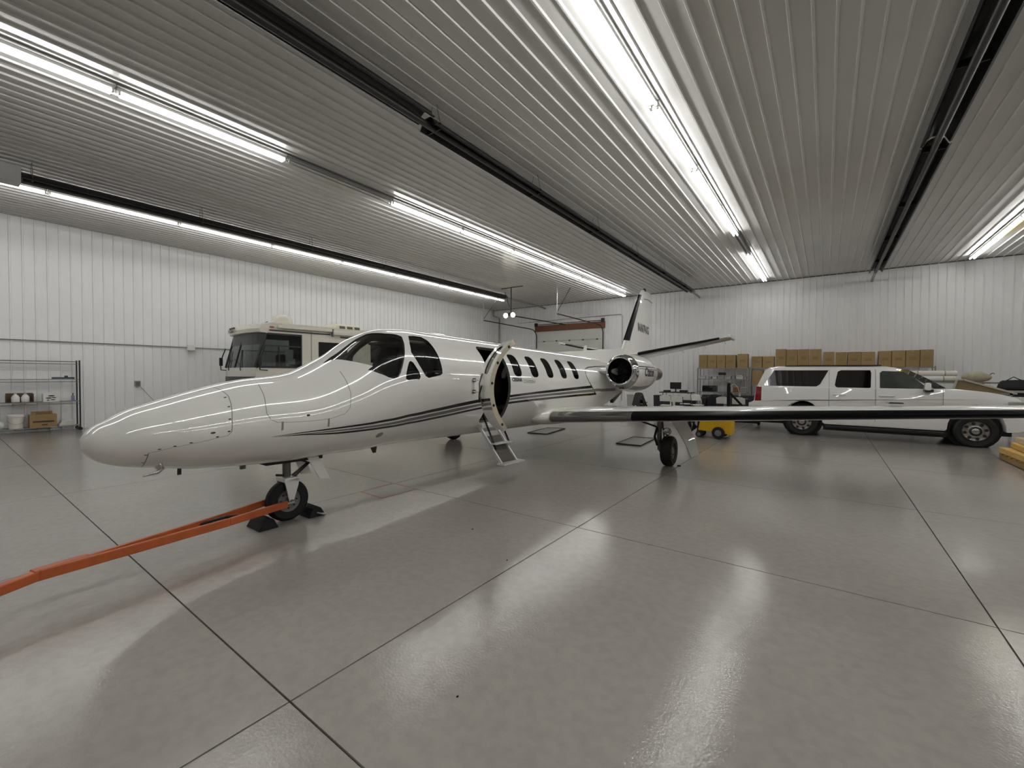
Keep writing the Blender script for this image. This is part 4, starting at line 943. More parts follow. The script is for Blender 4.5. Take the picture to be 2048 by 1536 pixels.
b = MB(); b.add([(-2.22+x, .09-.15*(1-min(1, abs((-2.22+x+1.25)/1.25))**3.2)-.045, 2.85+y*.8) for x, y in vs], fs).build('lettering', mat('script_grey', (66, 64, 60), .5), rv)
vs, fs = text2d('WINNEBAGO', .13, 0, .002, 1.0)
MB().rings([[(outline(-.02)[j][0], outline(-.02)[j][1]-.012, 1.36), (outline(-.02)[j][0], outline(-.02)[j][1]-.012, 1.52)] for j in range(NF+1)], closed=False, cap0=False, cap1=False).build('grille_band', RVK, rv)
for xm, y0 in ((-2.62, -.12), (.14, .05)):
    mr_ = MB().tube([(xm*.97, y0+.2, 1.70), (xm, y0, 1.72), (xm, y0-.02, 1.95), (xm*.99, y0+.12, 2.4)], .018, 6).build('mirror_arm', RVK, rv)
    MB().box((xm, y0, 1.98), (.05, .10, .26)).build('mirror_head', RVK, mr_, bevel=.02)
for x in (-1.75, -.75): MB().tube([(x, -.16, 1.70), (x+.02, -.17, 1.78), (x-.25, -.03, 2.3)], .013, 5).build('wiper', RVK, rv)
for wy in (1.2, 6.6):
    for wx in (-.18, -2.32): MB().lathe([(.05, -.13), (.30, -.13), (.46, -.12), (.48, -.06), (.48, .06), (.46, .12), (.30, .13), (.05, .13)], (wx, wy, .48), 'x', 28).build('wheel', RUBBER, rv, smooth=35)

# ------------------------------------------------------------------ wire shelf by the left wall and what it holds
WIRE = mat('chrome_wire', (128, 128, 126), .35, metal=.8, var=.1); POST = mat('dark_post', (62, 62, 63), .4, metal=.6)
xs0, xs1, ysR, ysL = -18.15, -17.72, 2.66, .55
ws = thing('wire_shelf', 'tall wheeled chrome wire shelf against left wall', 'shelf', (xs1, ysR, 0))
SH = [.15, .86, 1.50, 2.02]
for x in (xs0, xs1):
    for y in (ysL, ysR):
        OB().tube([(x, y, .1), (x, y, 2.06)], .018, 8).build('post', POST, ws); OB().lathe([(.02, -.02), (.05, -.02), (.05, .02), (.02, .02)], (x, y, .052), 'x', 12).build('caster', RUBBER, ws)
for z in SH:
    g = OB()
    for x in (xs0, xs1): g.tube([(x, ysL, z), (x, ysR, z)], .008, 5).tube([(x, ysL, z-.07), (x, ysR, z-.07)], .005, 5)
    for y in (ysL, ysR): g.tube([(xs0, y, z), (xs1, y, z)], .008, 5).tube([(xs0, y, z-.07), (xs1, y, z-.07)], .005, 5)
    o_ = g.build('shelf_frame', WIRE, ws)
    g = OB()
    for k in range(14): x = xs0+(xs1-xs0)*(k+.5)/14; g.tube([(x, ysL, z), (x, ysR, z)], .0035, 4)
    tag(g.build('shelf_wires', WIRE, o_), kind='stuff')
KRAFT = mat('brown_cardboard', (150, 124, 86), .85, var=.06, scale=5); KRD = mat('dark_cardboard', (98, 76, 58), .85, var=.1)
def shelfpt(px, z): 
    a = atX(px, 800, -17.8); return a[1]
# white bucket
y = shelfpt(32, 0); bk = thing('bucket', 'white plastic bucket with lid on the bottom wire shelf', 'bucket', (-17.93, y, SH[0]+.005))
MB().lathe([(.135, 0), (.155, .30), (.155, .31)]).build('pail', mat('white_plastic', (224, 219, 208), .4), bk, smooth=40); MB().lathe([(.165, .305), (.17, .315), (.17, .37), (.15, .385), (.01, .385)]).build('lid', mat('white_plastic', (224, 219, 208)), bk, smooth=40)
MB().tube([(.16*cos(a), .16*sin(a)*1.0, .25-.13*abs(cos(a))) for a in [radians(-80+16*k) for k in range(11)]], .004, 5).build('handle', WIRE, bk)
def carton(name, label, x, y0, y1, z, h, dx, m=KRAFT, cat='box', flaps=False, group=None, stripe=None):
    c = thing(name, label, cat, (x, (y0+y1)/2, z), group=group); w_ = y1-y0
    MB().box((0, 0, h/2), (dx, w_, h)).build('carton', m, c, bevel=.006)
    if flaps: MB().box((dx/2-.03, 0, h+.04), (.01, w_*.55, .12), ry=.5).box((-dx/2+.03, 0, h+.03), (.01, w_*.8, .1), ry=-.6).build('flap', m, c)
    if stripe: MB().box((dx/2+.002, .0, h*.45), (.004, w_*.78, .045)).box((dx/2+.002, .02, h*.2), (.004, w_*.2, .03)).build('printed_band', stripe, c)
    return c
carton('cardboard_box', 'open brown box with dark printed band on bottom wire shelf', -17.92, shelfpt(58, 0), shelfpt(113, 0), SH[0]+.005, .36, .34, flaps=True, stripe=mat('print_brown', (72, 52, 38), .8))
tg = thing('box_tray', 'low dark brown box tray behind two white jugs on wire shelf', 'box', (-17.98, shelfpt(41, 0), SH[1]+.005))
yy0, yy1 = shelfpt(14, 0), shelfpt(69, 0); wd = yy1-yy0
MB().box((-.1, 0, .13), (.012, wd, .25)).box((0, -wd/2, .10), (.2, .012, .2)).box((0, wd/2, .12), (.2, .012, .24)).box((0, 0, .006), (.2, wd, .012)).build('tray', KRD, tg)
for k, px in enumerate((32, 52)):
    c = thing('plastic_jug', ['white plastic jug in brown tray, nearer the shelf left end', 'white plastic jug in brown tray, nearer the printed box'][k], 'jug', (-17.93, shelfpt(px, 0), SH[1]+.018), group='white jugs')
    MB().lathe([(.075, 0), (.08, .02), (.08, .13), (.05, .19), (.025, .205), (.025, .22)], n=16).build('jug_body', mat('milky_plastic', (226, 224, 220), .35), c, smooth=40); MB().lathe([(.028, .21), (.028, .235)], n=12).build('cap', mat('white_plastic', (224, 219, 208)), c)
c = carton('printed_box', 'white box printed with black shapes on middle wire shelf', -17.9, shelfpt(86, 0), shelfpt(118, 0), SH[1]+.005, .23, .3, mat('white_card', (222, 221, 214), .6)); 
for (a, z, r1, r2) in ((.0, .17, .07, .02), (-.05, .11, .06, .018), (.05, .12, .05, .014), (-.06, .05, .03, .015), (.03, .06, .05, .014)): MB().add([(.153, a+r1*cos(2*pi*k/12), z+r2*sin(2*pi*k/12)) for k in range(12)], [tuple(range(12))]).build('printed_shape', mat('print_black', (48, 48, 46), .7), c)
c = thing('squeegee', 'long dark floor squeegee lying on the upper wire shelf', 'tool', (-17.86, shelfpt(128, 0), SH[2]+.01))
MB().box((0, 0, .03), (.05, .46, .05)).build('blade', mat('dark_blue_grey', (50, 56, 64), .6), c, bevel=.01); MB().box((0, .06, .075), (.05, .07, .05)).build('clamp', mat('dark_blue_grey', (50, 56, 64)), c, bevel=.008)
c = thing('spray_bottle', 'small blue-labelled bottle at right end of middle wire shelf', 'bottle', (-17.95, shelfpt(148, 0), SH[1]+.005))
MB().lathe([(.035, 0), (.035, .14), (.014, .17), (.014, .20)], n=12).build('bottle_body', mat('pale_blue', (120, 128, 156), .4), c, smooth=40); MB().box((.01, 0, .215), (.05, .02, .03)).build('trigger', RVK, c)
SHEETM = mat('folded_white_cloth', (208, 205, 200), .8, var=.08)
c = thing('folded_sheets', 'pile of folded white cloths on bottom wire shelf right end', 'cloth', (-17.92, shelfpt(135, 0), SH[0]+.006))
for k in range(5): MB().box((random.uniform(-.01, .01), random.uniform(-.02, .02), .018+k*.03), (.3, .34-.02*k, .028)).build('folded_sheet', SHEETM, c, bevel=.01)
c = thing('plastic_bag', 'crumpled pale plastic bag on bottom shelf beside white bucket', 'bag', (-17.9, shelfpt(3, 0)-.06, SH[0]+.006))
b = MB(); b.ell((0, 0, .09), (.13, .13, .10), 14, 8); b.v = [(x*(1+.16*sin(9*x*20+7*y*17)), y*(1+.14*sin(11*z*30)), max(.0, z*(1+.2*sin(23*y+31*x)))) for x, y, z in b.v]; b.build('bag_body', mat('pale_poly', (198, 204, 198), .3), c, smooth=60); MB().tube([(0, 0, .17), (.02, .02, .22)], .02, 6).build('knot', mat('pale_poly', (198, 204, 198)), c)

# ------------------------------------------------------------------ back wall storage: steel shelves with cardboard boxes
SHM = mat('grey_shelving', (142, 142, 140), .45, metal=.4)
def rack(label, x0, x1, y0, y1, levels, top):
    r = thing('storage_rack', label, 'shelf', ((x0+x1)/2, (y0+y1)/2, 0), group='steel racks along back wall')
    for x in (x0, x1):
        for y in (y0, y1): OB().bb((x-.02, y-.02, 0), (x+.02, y+.02, top)).build('post', SHM, r)
    for z in levels: OB().bb((x0, y0, z-.03), (x1, y1, z)).build('deck', SHM, r)
    return r
rack('open steel rack with small parts bins behind folding chairs', -5.02, -2.86, 22.05, 22.6, (.35, .95, 1.56, 2.08), 2.08)
rack('long steel rack behind the white truck carrying a row of boxes', -2.78, 3.25, 22.05, 22.6, (.5, 1.3, 2.08), 2.12)
CL = [('five', [(-4.98,2.71,-4.59),(-4.59,2.70,-4.20),(-4.19,2.69,-3.82),(-3.81,2.68,-3.38),(-3.32,2.72,-2.89)], 'on the rack beside the jet tail'),
      ('two', [(-2.75,2.59,-2.32),(-2.31,2.58,-1.86)], 'at the truck tailgate end'),
      ('four', [(-1.82,2.89,-1.42),(-1.42,2.86,-1.00),(-.99,2.86,-.60),(-.59,2.85,-.17)], 'above the truck rear window'),
      ('four', [(-.12,2.72,.27),(.29,2.70,.67),(.68,2.70,1.11),(1.11,2.69,1.55)], 'above the truck rear door'),
      ('four', [(1.64,2.71,2.03),(2.03,2.72,2.43),(2.43,2.72,2.83),(2.83,2.73,3.21)], 'above the truck front door')]
TAPE = mat('packing_tape', (168, 134, 88), .4); PRN = mat('faint_print', (140, 114, 74), .85)
random.seed(3)
for num, L_, where in CL:
    for k, (x0, z1, x1) in enumerate(L_):
        zb = 2.083 if num != 'two' and 'rear window' not in where else 2.083
        kr = mat(f'kraft_{random.randrange(4)}', random.choice([(158, 133, 92), (150, 127, 88), (162, 138, 97), (154, 129, 86)]), .85, var=.06, scale=4)
        c = thing('cardboard_box', f'brown cardboard box, {ORD[k]} from left of the {num} {where}', 'box', ((x0+x1)/2, 22.3, zb), group='cardboard boxes on the racks')
        c.rotation_euler[2] = random.uniform(-.02, .02)
        w_ = x1-x0-.016; h_ = z1-zb
        MB().box((0, 0, h_/2), (w_, .44, h_)).build('carton', kr, c, bevel=.006)
        MB().box((0, -.221, h_*.95), (.05, .003, h_*.10)).box((0, 0, h_+.001), (.05, .44, .002)).build('tape', TAPE, c)
        MB().box((0, -.2215, h_*.5), (w_*.5, .002, h_*.18)).build('print_patch', PRN, c)
c = thing('cardboard_box', 'lower brown cardboard box on rack shelf beside truck tailgate', 'box', (-2.5, 22.3, 1.303), group='cardboard boxes on the racks')
MB().box((0, 0, .33), (.42, .44, .66)).build('carton', KRAFT, c, bevel=.006); MB().box((0, -.221, .6), (.05, .003, .1)).build('tape', TAPE, c)
ITEMS = [(-4.82, 1.563, .22, .16, (190, 190, 188), 'white tool case at left end of parts shelf'), (-4.50, 1.563, .12, .12, (170, 168, 160), 'pale parts bin beside the white tool case'), (-4.28, 1.563, .17, .14, (196, 192, 184), 'cream parts bin second along the shelf'),
         (-4.0, 1.563, .24, .18, (150, 150, 148), 'grey parts box below the third cardboard box'), (-3.98, 1.745, .30, .12, (34, 34, 36), 'black case lying on the grey parts box'), (-3.72, 1.563, .26, .14, (166, 164, 158), 'light grey box in middle of parts shelf'),
         (-3.47, 1.563, .10, .18, (140, 140, 138), 'slim grey canister standing on parts shelf'), (-3.22, 1.563, .28, .14, (206, 202, 190), 'cream lidded tub on right of parts shelf'), (-3.2, 1.706, .2, .08, (180, 180, 178), 'flat white pack resting on the cream tub'), (-2.98, 1.563, .08, .10, (210, 204, 196), 'small white jar at right end of parts shelf')]
for x, z, w_, h_, col_, lab in ITEMS:
    c = thing('parts_box', lab, 'box', (x, 22.3, z), group='small things on the parts shelf')
    MB().box((0, 0, h_/2), (w_, .26, h_)).build('case', mat('parts_%d_%d_%d' % col_, col_, .55), c, bevel=.012); MB().box((0, -.132, h_*.72), (w_*.8, .006, .012)).build('lid_line', RVK, c)
mw = thing('microwave_oven', 'black microwave oven on low rack shelf behind chairs', 'microwave', (-4.5, 22.25, .953))
MB().box((0, 0, .15), (.62, .4, .28)).build('cabinet', mat('microwave_black', (28, 28, 29), .3), mw, bevel=.015); MB().box((-.08, -.205, .15), (.40, .012, .2)).build('door_glass', RVD, mw); MB().box((.23, -.205, .15), (.12, .012, .2)).build('keypad', mat('keypad_grey', (58, 58, 60), .5), mw)
for k, (x, col_, lab) in enumerate(((-3.35, (150, 110, 70), 'tan sorter crate on low rack shelf'), (-3.05, (170, 166, 160), 'white carton on low rack shelf near truck'))):
    c = thing('storage_crate', lab, 'crate', (x, 22.25, .953)); MB().box((0, 0, .12), (.27, .34, .24)).build('crate_body', mat('crate%d' % k, col_, .7), c, bevel=.01)
    for q in range(3): MB().box((0, -.172, .05+.07*q), (.24, .006, .02)).build('slot', RVK, c)

# ------------------------------------------------------------------ folding chairs, tables and clutter
CHW = mat('white_chair_plastic', (226, 224, 218), .4); CHF = mat('dark_chair_frame', (54, 54, 56), .4, metal=.5)
def chair_proto():
    r = thing('folding_chair', 'p', 'chair')
    R = []
    for k in range(9):
        x = -.22+.44*k/8; zt = .90-.055*abs(x/.22)**3; y = .20-.03*(1-(x/.22)**2)
        R.append([(x, y-.008, .63), (x, y+.012, .63), (x, y+.05, zt), (x, y+.03, zt)])
    MB().rings(R).build('backrest', CHW, r, smooth=50)
    MB().box((0, 0, .45), (.43, .42, .035)).build('seat', CHW, r, bevel=.015)
    for sx in (-1, 1):
        MB().tube([(sx*.225, -.22, .01), (sx*.225, .02, .45), (sx*.225, .20, .85)], .012, 6).build('leg', CHF, r)
        MB().tube([(sx*.205, .26, .01), (sx*.205, .04, .42)], .012, 6).build('leg', CHF, r)
    MB().tube([(-.2, .24, .08), (.2, .24, .08)], .01, 5).tube([(-.22, -.18, .09), (.22, -.18, .09)], .01, 5).build('stretcher', CHF, r)
    return r
chp = chair_proto(); first = True
CHS = [(-5.44, 18.5, pi+.05, 'white folding chair below the black monitor, nearest the jet'), (-4.87, 18.2, pi-.05, 'white folding chair right of the one below the monitor'), (-5.06, 20.0, pi+.2, 'white folding chair behind the pair below the monitor'), (-4.45, 19.6, .6, 'white folding chair left of the draped dark jacket'),
       (-6.55, 18.8, 2.5, 'white folding chair half hidden under dark coat beside bin'), (-3.22, 18.4, pi, 'white folding chair left of the black jack post'), (-2.68, 18.4, pi+.06, 'white folding chair between jack post and truck tail'), (-3.7, 18.9, pi+.4, 'white folding chair under the draped dark jacket')]
for x, y, rz, lab in CHS:
    o = chp if first else dup(chp); first = False
    o.location = (x, y, 0); o.rotation_euler = (0, 0, rz); tag(o, lab, 'chair', 'white folding chairs')
def coat(label, x, y, w_, zt, zb, m, rz=0.):
    # a jacket hung over a chair back: an inverted U of cloth with two sleeves
    r = thing('jacket', label, 'jacket', (x, y, zb), rz); H = zt-zb; R = []
    for k in range(15):
        u = -1+2*k/14; ed = abs(u)
        prof = [(-.02, 0.04*sin(9*u)), (.05, H*.45), (.105, H*.85), (.15, H*.98), (.22, H), (.29, H*.97), (.325, H*.8), (.35, H*.4), (.37, .03*sin(7*u+1))]
        inn = [(.355, .03), (.33, H*.4), (.305, H*.8), (.28, H*.94), (.22, H*.97), (.16, H*.95), (.125, H*.85), (.07, H*.45), (0., .04)]
        R.append([(u*w_/2*(1+.25*(1-h/H)), yy+.015*sin(8*u+6*h), h-.10*ed**4*(h/H)) for yy, h in prof+inn])
    MB().rings(R).build('coat_body', m, r, smooth=60)
    for sx in (-1, 1): MB().tube([(sx*w_*.52, .2, H-.14), (sx*w_*.62, .17, H*.5), (sx*w_*.64, .14, H*.08)], [.06, .055, .045], 8).build('sleeve', m, r, smooth=60)
    return r
NAVY = mat('dark_jacket', (30, 31, 36), .9, var=.25, scale=9, bump=.3, bscale=18)
coat('dark jacket draped over folding chair left of the jack post', -3.7, 18.9, .5, .96, .42, NAVY, pi+.4)
coat('dark coat hanging over chair beside the white bin', -6.55, 18.8, .46, .96, .36, mat('charcoal_coat', (52, 54, 54), .9, var=.2), 2.5)
bn = thing('waste_bin', 'pale round waste bin below the jet engine', 'bin', (-7.5, 19.9, 0))
MB().lathe([(.17, 0), (.21, .74), (.225, .76), (.225, .80), (.19, .80), (.18, .72)], n=24).build('bin_body', mat('bin_grey', (184, 184, 178), .5), bn, smooth=40); MB().box((.23, -.02, .66), (.1, .07, .10)).build('handle', RVK, bn, bevel=.02)
c = carton('cardboard_box', 'small brown box on floor between bin and dark coat', -6.55, 0, .35, 0, .5, .36); c.location = (-6.75, 19.3, 0)
tb_ = thing('folding_table', 'dark-topped table with black monitor near back wall', 'table', (-5.8, 21.4, 0))
MB().box((0, 0, .90), (1.5, .7, .04)).build('table_top', mat('dark_table_top', (58, 50, 44), .5), tb_, bevel=.012)
for sx in (-.6, .6):
    for sy in (-.28, .28): MB().tube([(sx, sy, .0), (sx*.97, sy, .88)], .014, 6).build('leg', CHF, tb_)
mo = thing('computer_monitor', 'black flat computer monitor on the table near back wall', 'monitor', (-5.88, 21.45, .922))
MB().box((0, 0, .30), (.52, .04, .33)).build('bezel', mat('monitor_black', (26, 26, 27), .4), mo, bevel=.008); MB().box((0, -.022, .30), (.48, .004, .29)).build('screen', mat('screen_dark', (34, 36, 36), .25), mo)
MB().box((0, .02, .08), (.06, .03, .16)).box((0, 0, .008), (.24, .18, .016)).build('stand', mat('monitor_black', (26, 26, 27)), mo)
for k, (x, y, w_, h_, lab) in enumerate(((-6.22, 21.25, .3, .09, 'low black device left of the monitor'), (-5.45, 21.25, .34, .10, 'low black device right of the monitor'))):
    c = thing('desk_device', lab, 'device', (x, y, .922)); MB().box((0, 0, h_/2), (w_, .24, h_)).build('case', mat('monitor_black', (26, 26, 27)), c, bevel=.02); MB().box((0, -.122, h_*.5), (w_*.6, .004, h_*.3)).build('front_panel', mat('keypad_grey', (58, 58, 60)), c)
c = thing('paper_cup', 'white cup at right end of the monitor table', 'cup', (-5.15, 21.2, .922)); MB().lathe([(.03, 0), (.042, .12), (.038, .12), (.028, .01)], n=14).build('cup_body', CHW, c, smooth=40); MB().lathe([(.044, .12), (.044, .135), (.03, .14)], n=14).build('lid', CHW, c)
t2_ = thing('folding_table', 'low dark folding table behind the jack post chairs', 'table', (-3.55, 20.3, 0))
MB().box((0, 0, .74), (1.8, .75, .04)).build('table_top', mat('dark_table_top', (58, 50, 44)), t2_, bevel=.012)
for sx in (-.7, .7):
    for sy in (-.3, .3): MB().tube([(sx, sy, 0), (sx*.95, sy, .72)], .014, 6).build('leg', CHF, t2_)
for k, (x, y, w_, h_, lab) in enumerate(((-6.15, 20.2, .6, .82, 'dark tote on floor left of the chairs below monitor'), (-5.2, 20.65, .8, .80, 'dark tote on floor directly under the monitor table'), (-4.2, 21.15, .7, .86, 'dark tote on floor behind the draped jacket'), (-3.0, 21.2, .9, .88, 'dark tote on floor behind the jack post'))):
    c = thing('storage_tote', lab, 'tote', (x, y, 0), group='dark storage totes'); MB().box((0, 0, h_/2-.03), (w_, .45, h_-.06), top=(1.06, 1.06)).build('tub', mat('tote_dark', (44, 44, 46), .6), c, bevel=.02); MB().box((0, 0, h_-.04), (w_*1.08, .50, .04)).build('lid', mat('tote_lid', (60, 62, 60), .6), c, bevel=.012)
# black jack post with diagonal brace
jp = thing('engine_hoist', 'black steel post hoist with diagonal brace beside truck tailgate', 'hoist', (-2.81, 17.0, 0))
MB().bb((-.055, -.055, .05), (.055, .055, 1.38)).build('post', BLACKM, jp, bevel=.008); MB().bar((.02, 0, 1.12), (.62, 0, .45), .06, .07).build('brace', BLACKM, jp)
MB().bb((-.3, -.06, .06), (1.0, .06, .16)).build('base_leg', BLACKM, jp); MB().bb((-.06, -.45, .06), (.06, .45, .15)).build('base_cross', BLACKM, jp); MB().lathe([(.05, 1.38), (.06, 1.42), (.05, 1.46), (.01, 1.46)], n=12).build('cap', BLACKM, jp)
for x, y in ((-.25, 0), (.95, 0), (0, .4), (0, -.4)): MB().lathe([(.01, -.02), (.045, -.02), (.045, .02), (.01, .02)], (x, y, .045), 'y', 12).build('caster', RUBBER, jp)
MB().tube([(.05, -.03, 1.35), (.18, -.05, 1.42), (.30, -.06, 1.3), (.36, -.06, 1.08)], .014, 6).build('hose', mat('hose_cream', (196, 188, 160), .5), jp); MB().lathe([(.03, -.05), (.035, .05)], (.36, -.06, 1.04), 'z', 8).build('hose_end', CHW, jp)
# yellow ground power cart
YEL = mat('yellow_cart_paint', (214, 168, 22), .4, var=.05)
yc_ = thing('ground_power_cart', 'yellow wheeled ground power cart with black cables beneath the wing', 'cart', (-2.45, 12.85, 0))
MB().prism([(-.40, .20), (-.30, .75), (.44, .80), (.44, .12), (.30, .14), (.22, .17)], lambda x, z: (x, -.22, z), lambda x, z: (x, .30, z)).build('cabinet', YEL, yc_, bevel=.015)
for yy in (-.27, .33):
    ty = MB().lathe([(.06, -.04), (.07, -.05), (.15, -.045), (.165, 0), (.15, .045), (.07, .05), (.06, .04)], (.13, yy, .165), 'y', 24).build('wheel', RUBBER, yc_, smooth=35); MB().lathe([(.02, -.055), (.085, -.05), (.085, .05), (.02, .055)], (.13, yy, .165), 'y', 18).build('hub', HUBM, ty)
    ty = MB().lathe([(.03, -.025), (.085, -.025), (.09, 0), (.085, .025), (.03, .025)], (-.37, yy*.8, .09), 'y', 18).build('caster', RUBBER, yc_, smooth=35); MB().lathe([(.01, -.03), (.05, -.028), (.05, .028), (.01, .03)], (-.37, yy*.8, .09), 'y', 14).build('hub', HUBM, ty)
MB().bar((-.41, 0, .12), (-.36, 0, .78), .5, .03).build('end_plate', RVK, yc_)
for k in range(5):
    a = k*.06; MB().tube([(-.44-.03*k, -.2+a*1.4, .75), (-.50-.03*k, -.22+a, .40), (-.56+.02*k, -.2+a*1.2, .16+.02*k), (-.66, -.1+a, .24), (-.70, -.12+a, .5), (-.64, -.1+a, .75)], .02, 6).build('cable', RVK, yc_, smooth=60)
MB().bar((-.42, .02, .76), (-.72, .02, .80), .35, .03).build('cable_hook', RVK, yc_)
ORG = mat('orange_emblem', (196, 128, 40), .5)
em = MB()
for sx in (-1, 1): em.prism([(.02, .53), (.10, .56), (.16, .55), (.13, .51), (.03, .50)], lambda x, z, sx=sx: (.08+sx*x, -.236, z), lambda x, z, sx=sx: (.08+sx*x, -.232, z))
em.prism([(-.025, .55), (.025, .55), (0, .47)], lambda x, z: (.08+x, -.237, z), lambda x, z: (.08+x, -.232, z)).build('winged_emblem', ORG, yc_)

# ------------------------------------------------------------------ beyond the truck bonnet: benches, rolls, black bag
c = thing('workbench', 'long grey bench top behind the truck bonnet', 'bench', (5.0, 20.3, 0))
MB().box((0, 0, 1.26), (3.4, .9, .07)).build('bench_top', mat('bench_grey', (164, 160, 152), .5), c, bevel=.01); MB().box((0, .1, 1.16), (3.3, .7, .12)).build('apron', RVK, c)
for sx in (-1.6, 1.6):
    for sy in (-.35, .35): MB().box((sx, sy, .60), (.08, .08, 1.20)).build('leg', SHM, c)
BAGM = mat('black_duffel', (20, 21, 24), .7, var=.4, scale=8, bump=.4, bscale=14)
c = thing('duffel_bag', 'stuffed black bag on the bench behind the truck bonnet', 'bag', (4.78, 20.25, 1.298))
b = MB(); b.box((0, 0, .17), (.74, .42, .34), top=(.8, .75))
bmx = [(x*(1-.12*(z > .2)*(x > 0)), y, z*(1.0 if x > 0 else .92)) for x, y, z in b.v]; b.v = bmx; b.build('bag_body', BAGM, c, smooth=60, bevel=.10, seg=4)
MB().tube([(-.2, -.12, .30), (-.05, -.16, .42), (.12, -.12, .32)], .015, 6).build('handle', BAGM, c); MB().tube([(-.33, -.06, .2), (-.22, -.1, .31), (-.08, -.1, .35)], .008, 5).build('zipper', STEEL, c)
CANV = mat('rolled_canvas', (168, 160, 138), .85, var=.1); WCL = mat('white_roll_cover', (216, 213, 206), .7, var=.05)
c = thing('platform_rack', 'low rack behind truck windshield carrying rolled covers', 'rack', (3.4, 21.2, 0))
MB().box((.1, -.15, 1.52), (2.1, .9, .05)).build('deck', SHM, c)
for sx in (-.85, .85):
    for sy in (-.25, .25): MB().box((sx, sy, .75), (.05, .05, 1.5)).build('leg', SHM, c)
for k, (dx_, dy_, dz_, m, lab) in enumerate(((-.35, -.12, .10, WCL, 'lower white rolled cover behind the truck windshield'), (-.30, .13, .12, WCL, 'rear white rolled cover behind the truck windshield'), (-.3, .0, .285, WCL, 'topmost white rolled cover behind the truck windshield'))):
    r = thing('rolled_cover', lab, 'roll', (3.3+dx_, 21.1+dy_, 1.548), group='rolled covers on rack')
    MB().lathe([(.02, -.65), (.09, -.65), (.10, -.6), (.10, .6), (.09, .65), (.02, .65)], (0, 0, dz_), 'x', 14).build('roll', m, r, smooth=50)
    for e in (-.35, .35): MB().lathe([(.103, e-.015), (.103, e+.015)], (0, 0, dz_), 'x', 14).build('strap', mat('strap_tan', (150, 146, 130), .7), r)
r = thing('canvas_bundle', 'tan canvas bundle tied beside the white rolls', 'roll', (4.02, 20.6, 1.548))
b = MB(); b.ell((0, 0, .16), (.36, .17, .17), 16, 10); b.v = [(x, y*(1+.1*sin(15*x)), max(0, z*(1+.08*sin(19*x)))) for x, y, z in b.v]; b.build('bundle', CANV, r, smooth=60); MB().tube([(.30, -.05, .24), (.36, -.05, .30), (.40, -.05, .27)], .012, 5).build('tie', RVK, r)
r = thing('leaning_frame', 'tan panel in a slanted pale frame behind truck bonnet', 'frame', (3.9, 19.3, 0))
MB().prism([(-.62, 1.25), (-.55, 1.60), (-.40, 1.60), (.62, 1.22)], lambda x, z: (x, .0, z), lambda x, z: (x, .03, z)).build('panel', mat('tan_panel', (134, 118, 84), .7, var=.12), r)
MB().bar((-.66, -.02, 1.22), (-.56, -.02, 1.62), .05, .05).bar((-.56, -.02, 1.62), (-.40, -.02, 1.63), .05, .05).bar((-.42, -.02, 1.63), (.72, -.02, 1.21), .05, .05).build('frame_rail', mat('pale_frame', (186, 180, 164), .5), r)
for sx in (-.6, .6): MB().bb((sx-.03, -.03, 0), (sx+.03, .03, 1.25)).build('leg', SHM, r)
MB().bar((-.62, 0, 1.2), (.66, 0, 1.2), .06, .06).build('base_rail', SHM, r)

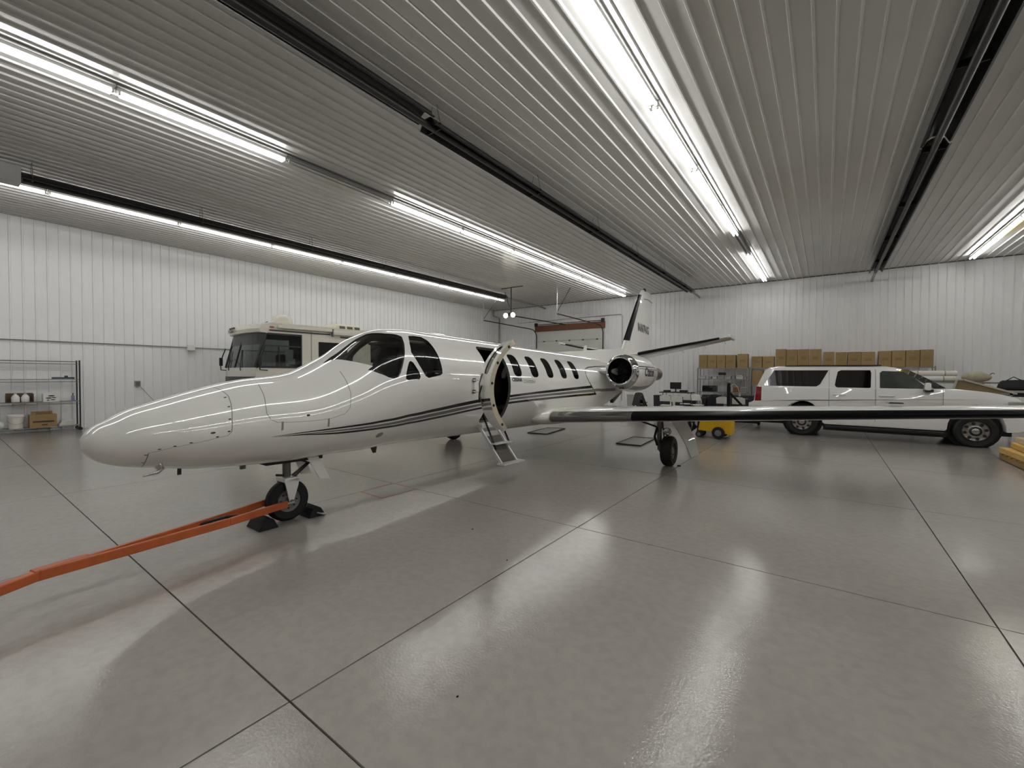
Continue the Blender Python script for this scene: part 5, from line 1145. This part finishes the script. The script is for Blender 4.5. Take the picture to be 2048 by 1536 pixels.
# ------------------------------------------------------------------ timber stack at the right edge
WOODA = mat('yellow_pine', (206, 166, 92), .7, var=.16, scale=5, stretch=(1, 8, 8)); WOODB = mat('pale_timber', (204, 186, 150), .7, var=.12, scale=5, stretch=(1, 8, 8)); WOODC = mat('weathered_pallet', (146, 118, 74), .85, var=.2, scale=6, stretch=(1, 8, 8))
pl = thing('wood_pallet', 'weathered wood pallet on floor under the timber pile', 'pallet', (3.60, 12.25, 0))
for k in range(3): MB().box((-.60+.60*k, 0, .055), (.10, 2.0, .09)).build('stringer', WOODC, pl, bevel=.004)
for k in range(8): MB().box((0, -.92+.263*k, .115), (1.3, .17, .022)).build('deck_board', WOODC, pl, bevel=.003)
WY = dict(A=mat('yellow_pine_y', (206, 166, 92), .7, var=.16, scale=5, stretch=(8, 1, 8)), B=mat('pale_timber_y', (204, 186, 150), .7, var=.12, scale=5, stretch=(8, 1, 8)))
BDS = [(3.12, 12.28, 0, 'A', .03, 'bottom-layer timber nearest the truck side of pallet'), (3.46, 12.20, 0, 'A', -.02, 'bottom-layer timber, second across the pallet'), (3.80, 12.30, 0, 'B', .02, 'bottom-layer timber, third across the pallet'), (4.12, 12.2, 0, 'A', .0, 'bottom-layer timber at far edge of pallet'),
       (3.24, 12.32, 1, 'A', -.03, 'second-layer yellow timber, leftmost in the right pile'), (3.58, 12.25, 1, 'B', .02, 'second-layer pale timber, middle of the right pile'), (3.92, 12.30, 1, 'A', -.02, 'second-layer yellow timber, rightmost in the right pile'),
       (3.36, 12.36, 2, 'B', .02, 'third-layer pale timber, left one in the right pile'), (3.72, 12.30, 2, 'B', -.03, 'third-layer pale timber, right one in the right pile'), (3.55, 12.38, 3, 'B', .03, 'topmost pale timber on the pile at right edge')]
for x, y, lv, k, rz, lab in BDS:
    o = MB().box((0, 0, .055), (.27, 2.1, .108)).build('timber_board', WY[k], None, bevel=.006, loc=(x, y, .128+lv*.112)); o.rotation_euler = (0, 0, rz); tag(o, lab, 'board', 'timber pile')

# ------------------------------------------------------------------ marks and specks on the floor
tp = thing('floor_tape', 'faint red tape rectangle marked on the floor under the jet', 'floor marking', atZ(776, 981, 0))
W_ = [atZ(x, y, .0012) for x, y in ((722, 983), (786, 966), (834, 978), (764, 996))]
REDT = mat('worn_red_tape', (170, 104, 96), .6, var=.2, scale=20)
for i in range(4): OB().bar(W_[i], W_[(i+1) % 4], .022, .002).build('tape_strip', REDT, tp)
for px, py, r, lab in ((915, 1394, .006, 'tiny black pebble on floor at bottom centre'), (1014, 1121, .007, 'tiny dark crumb on floor left of the reflection streak'), (945, 1059, .008, 'tiny dark crumb on floor in front of the stairs')):
    o = MB().ell((0, 0, r*.5), (r, r*1.3, r*.7), 8, 5).build('pebble', CHK, loc=atZ(px, py, 0)); tag(o, lab, 'pebble')
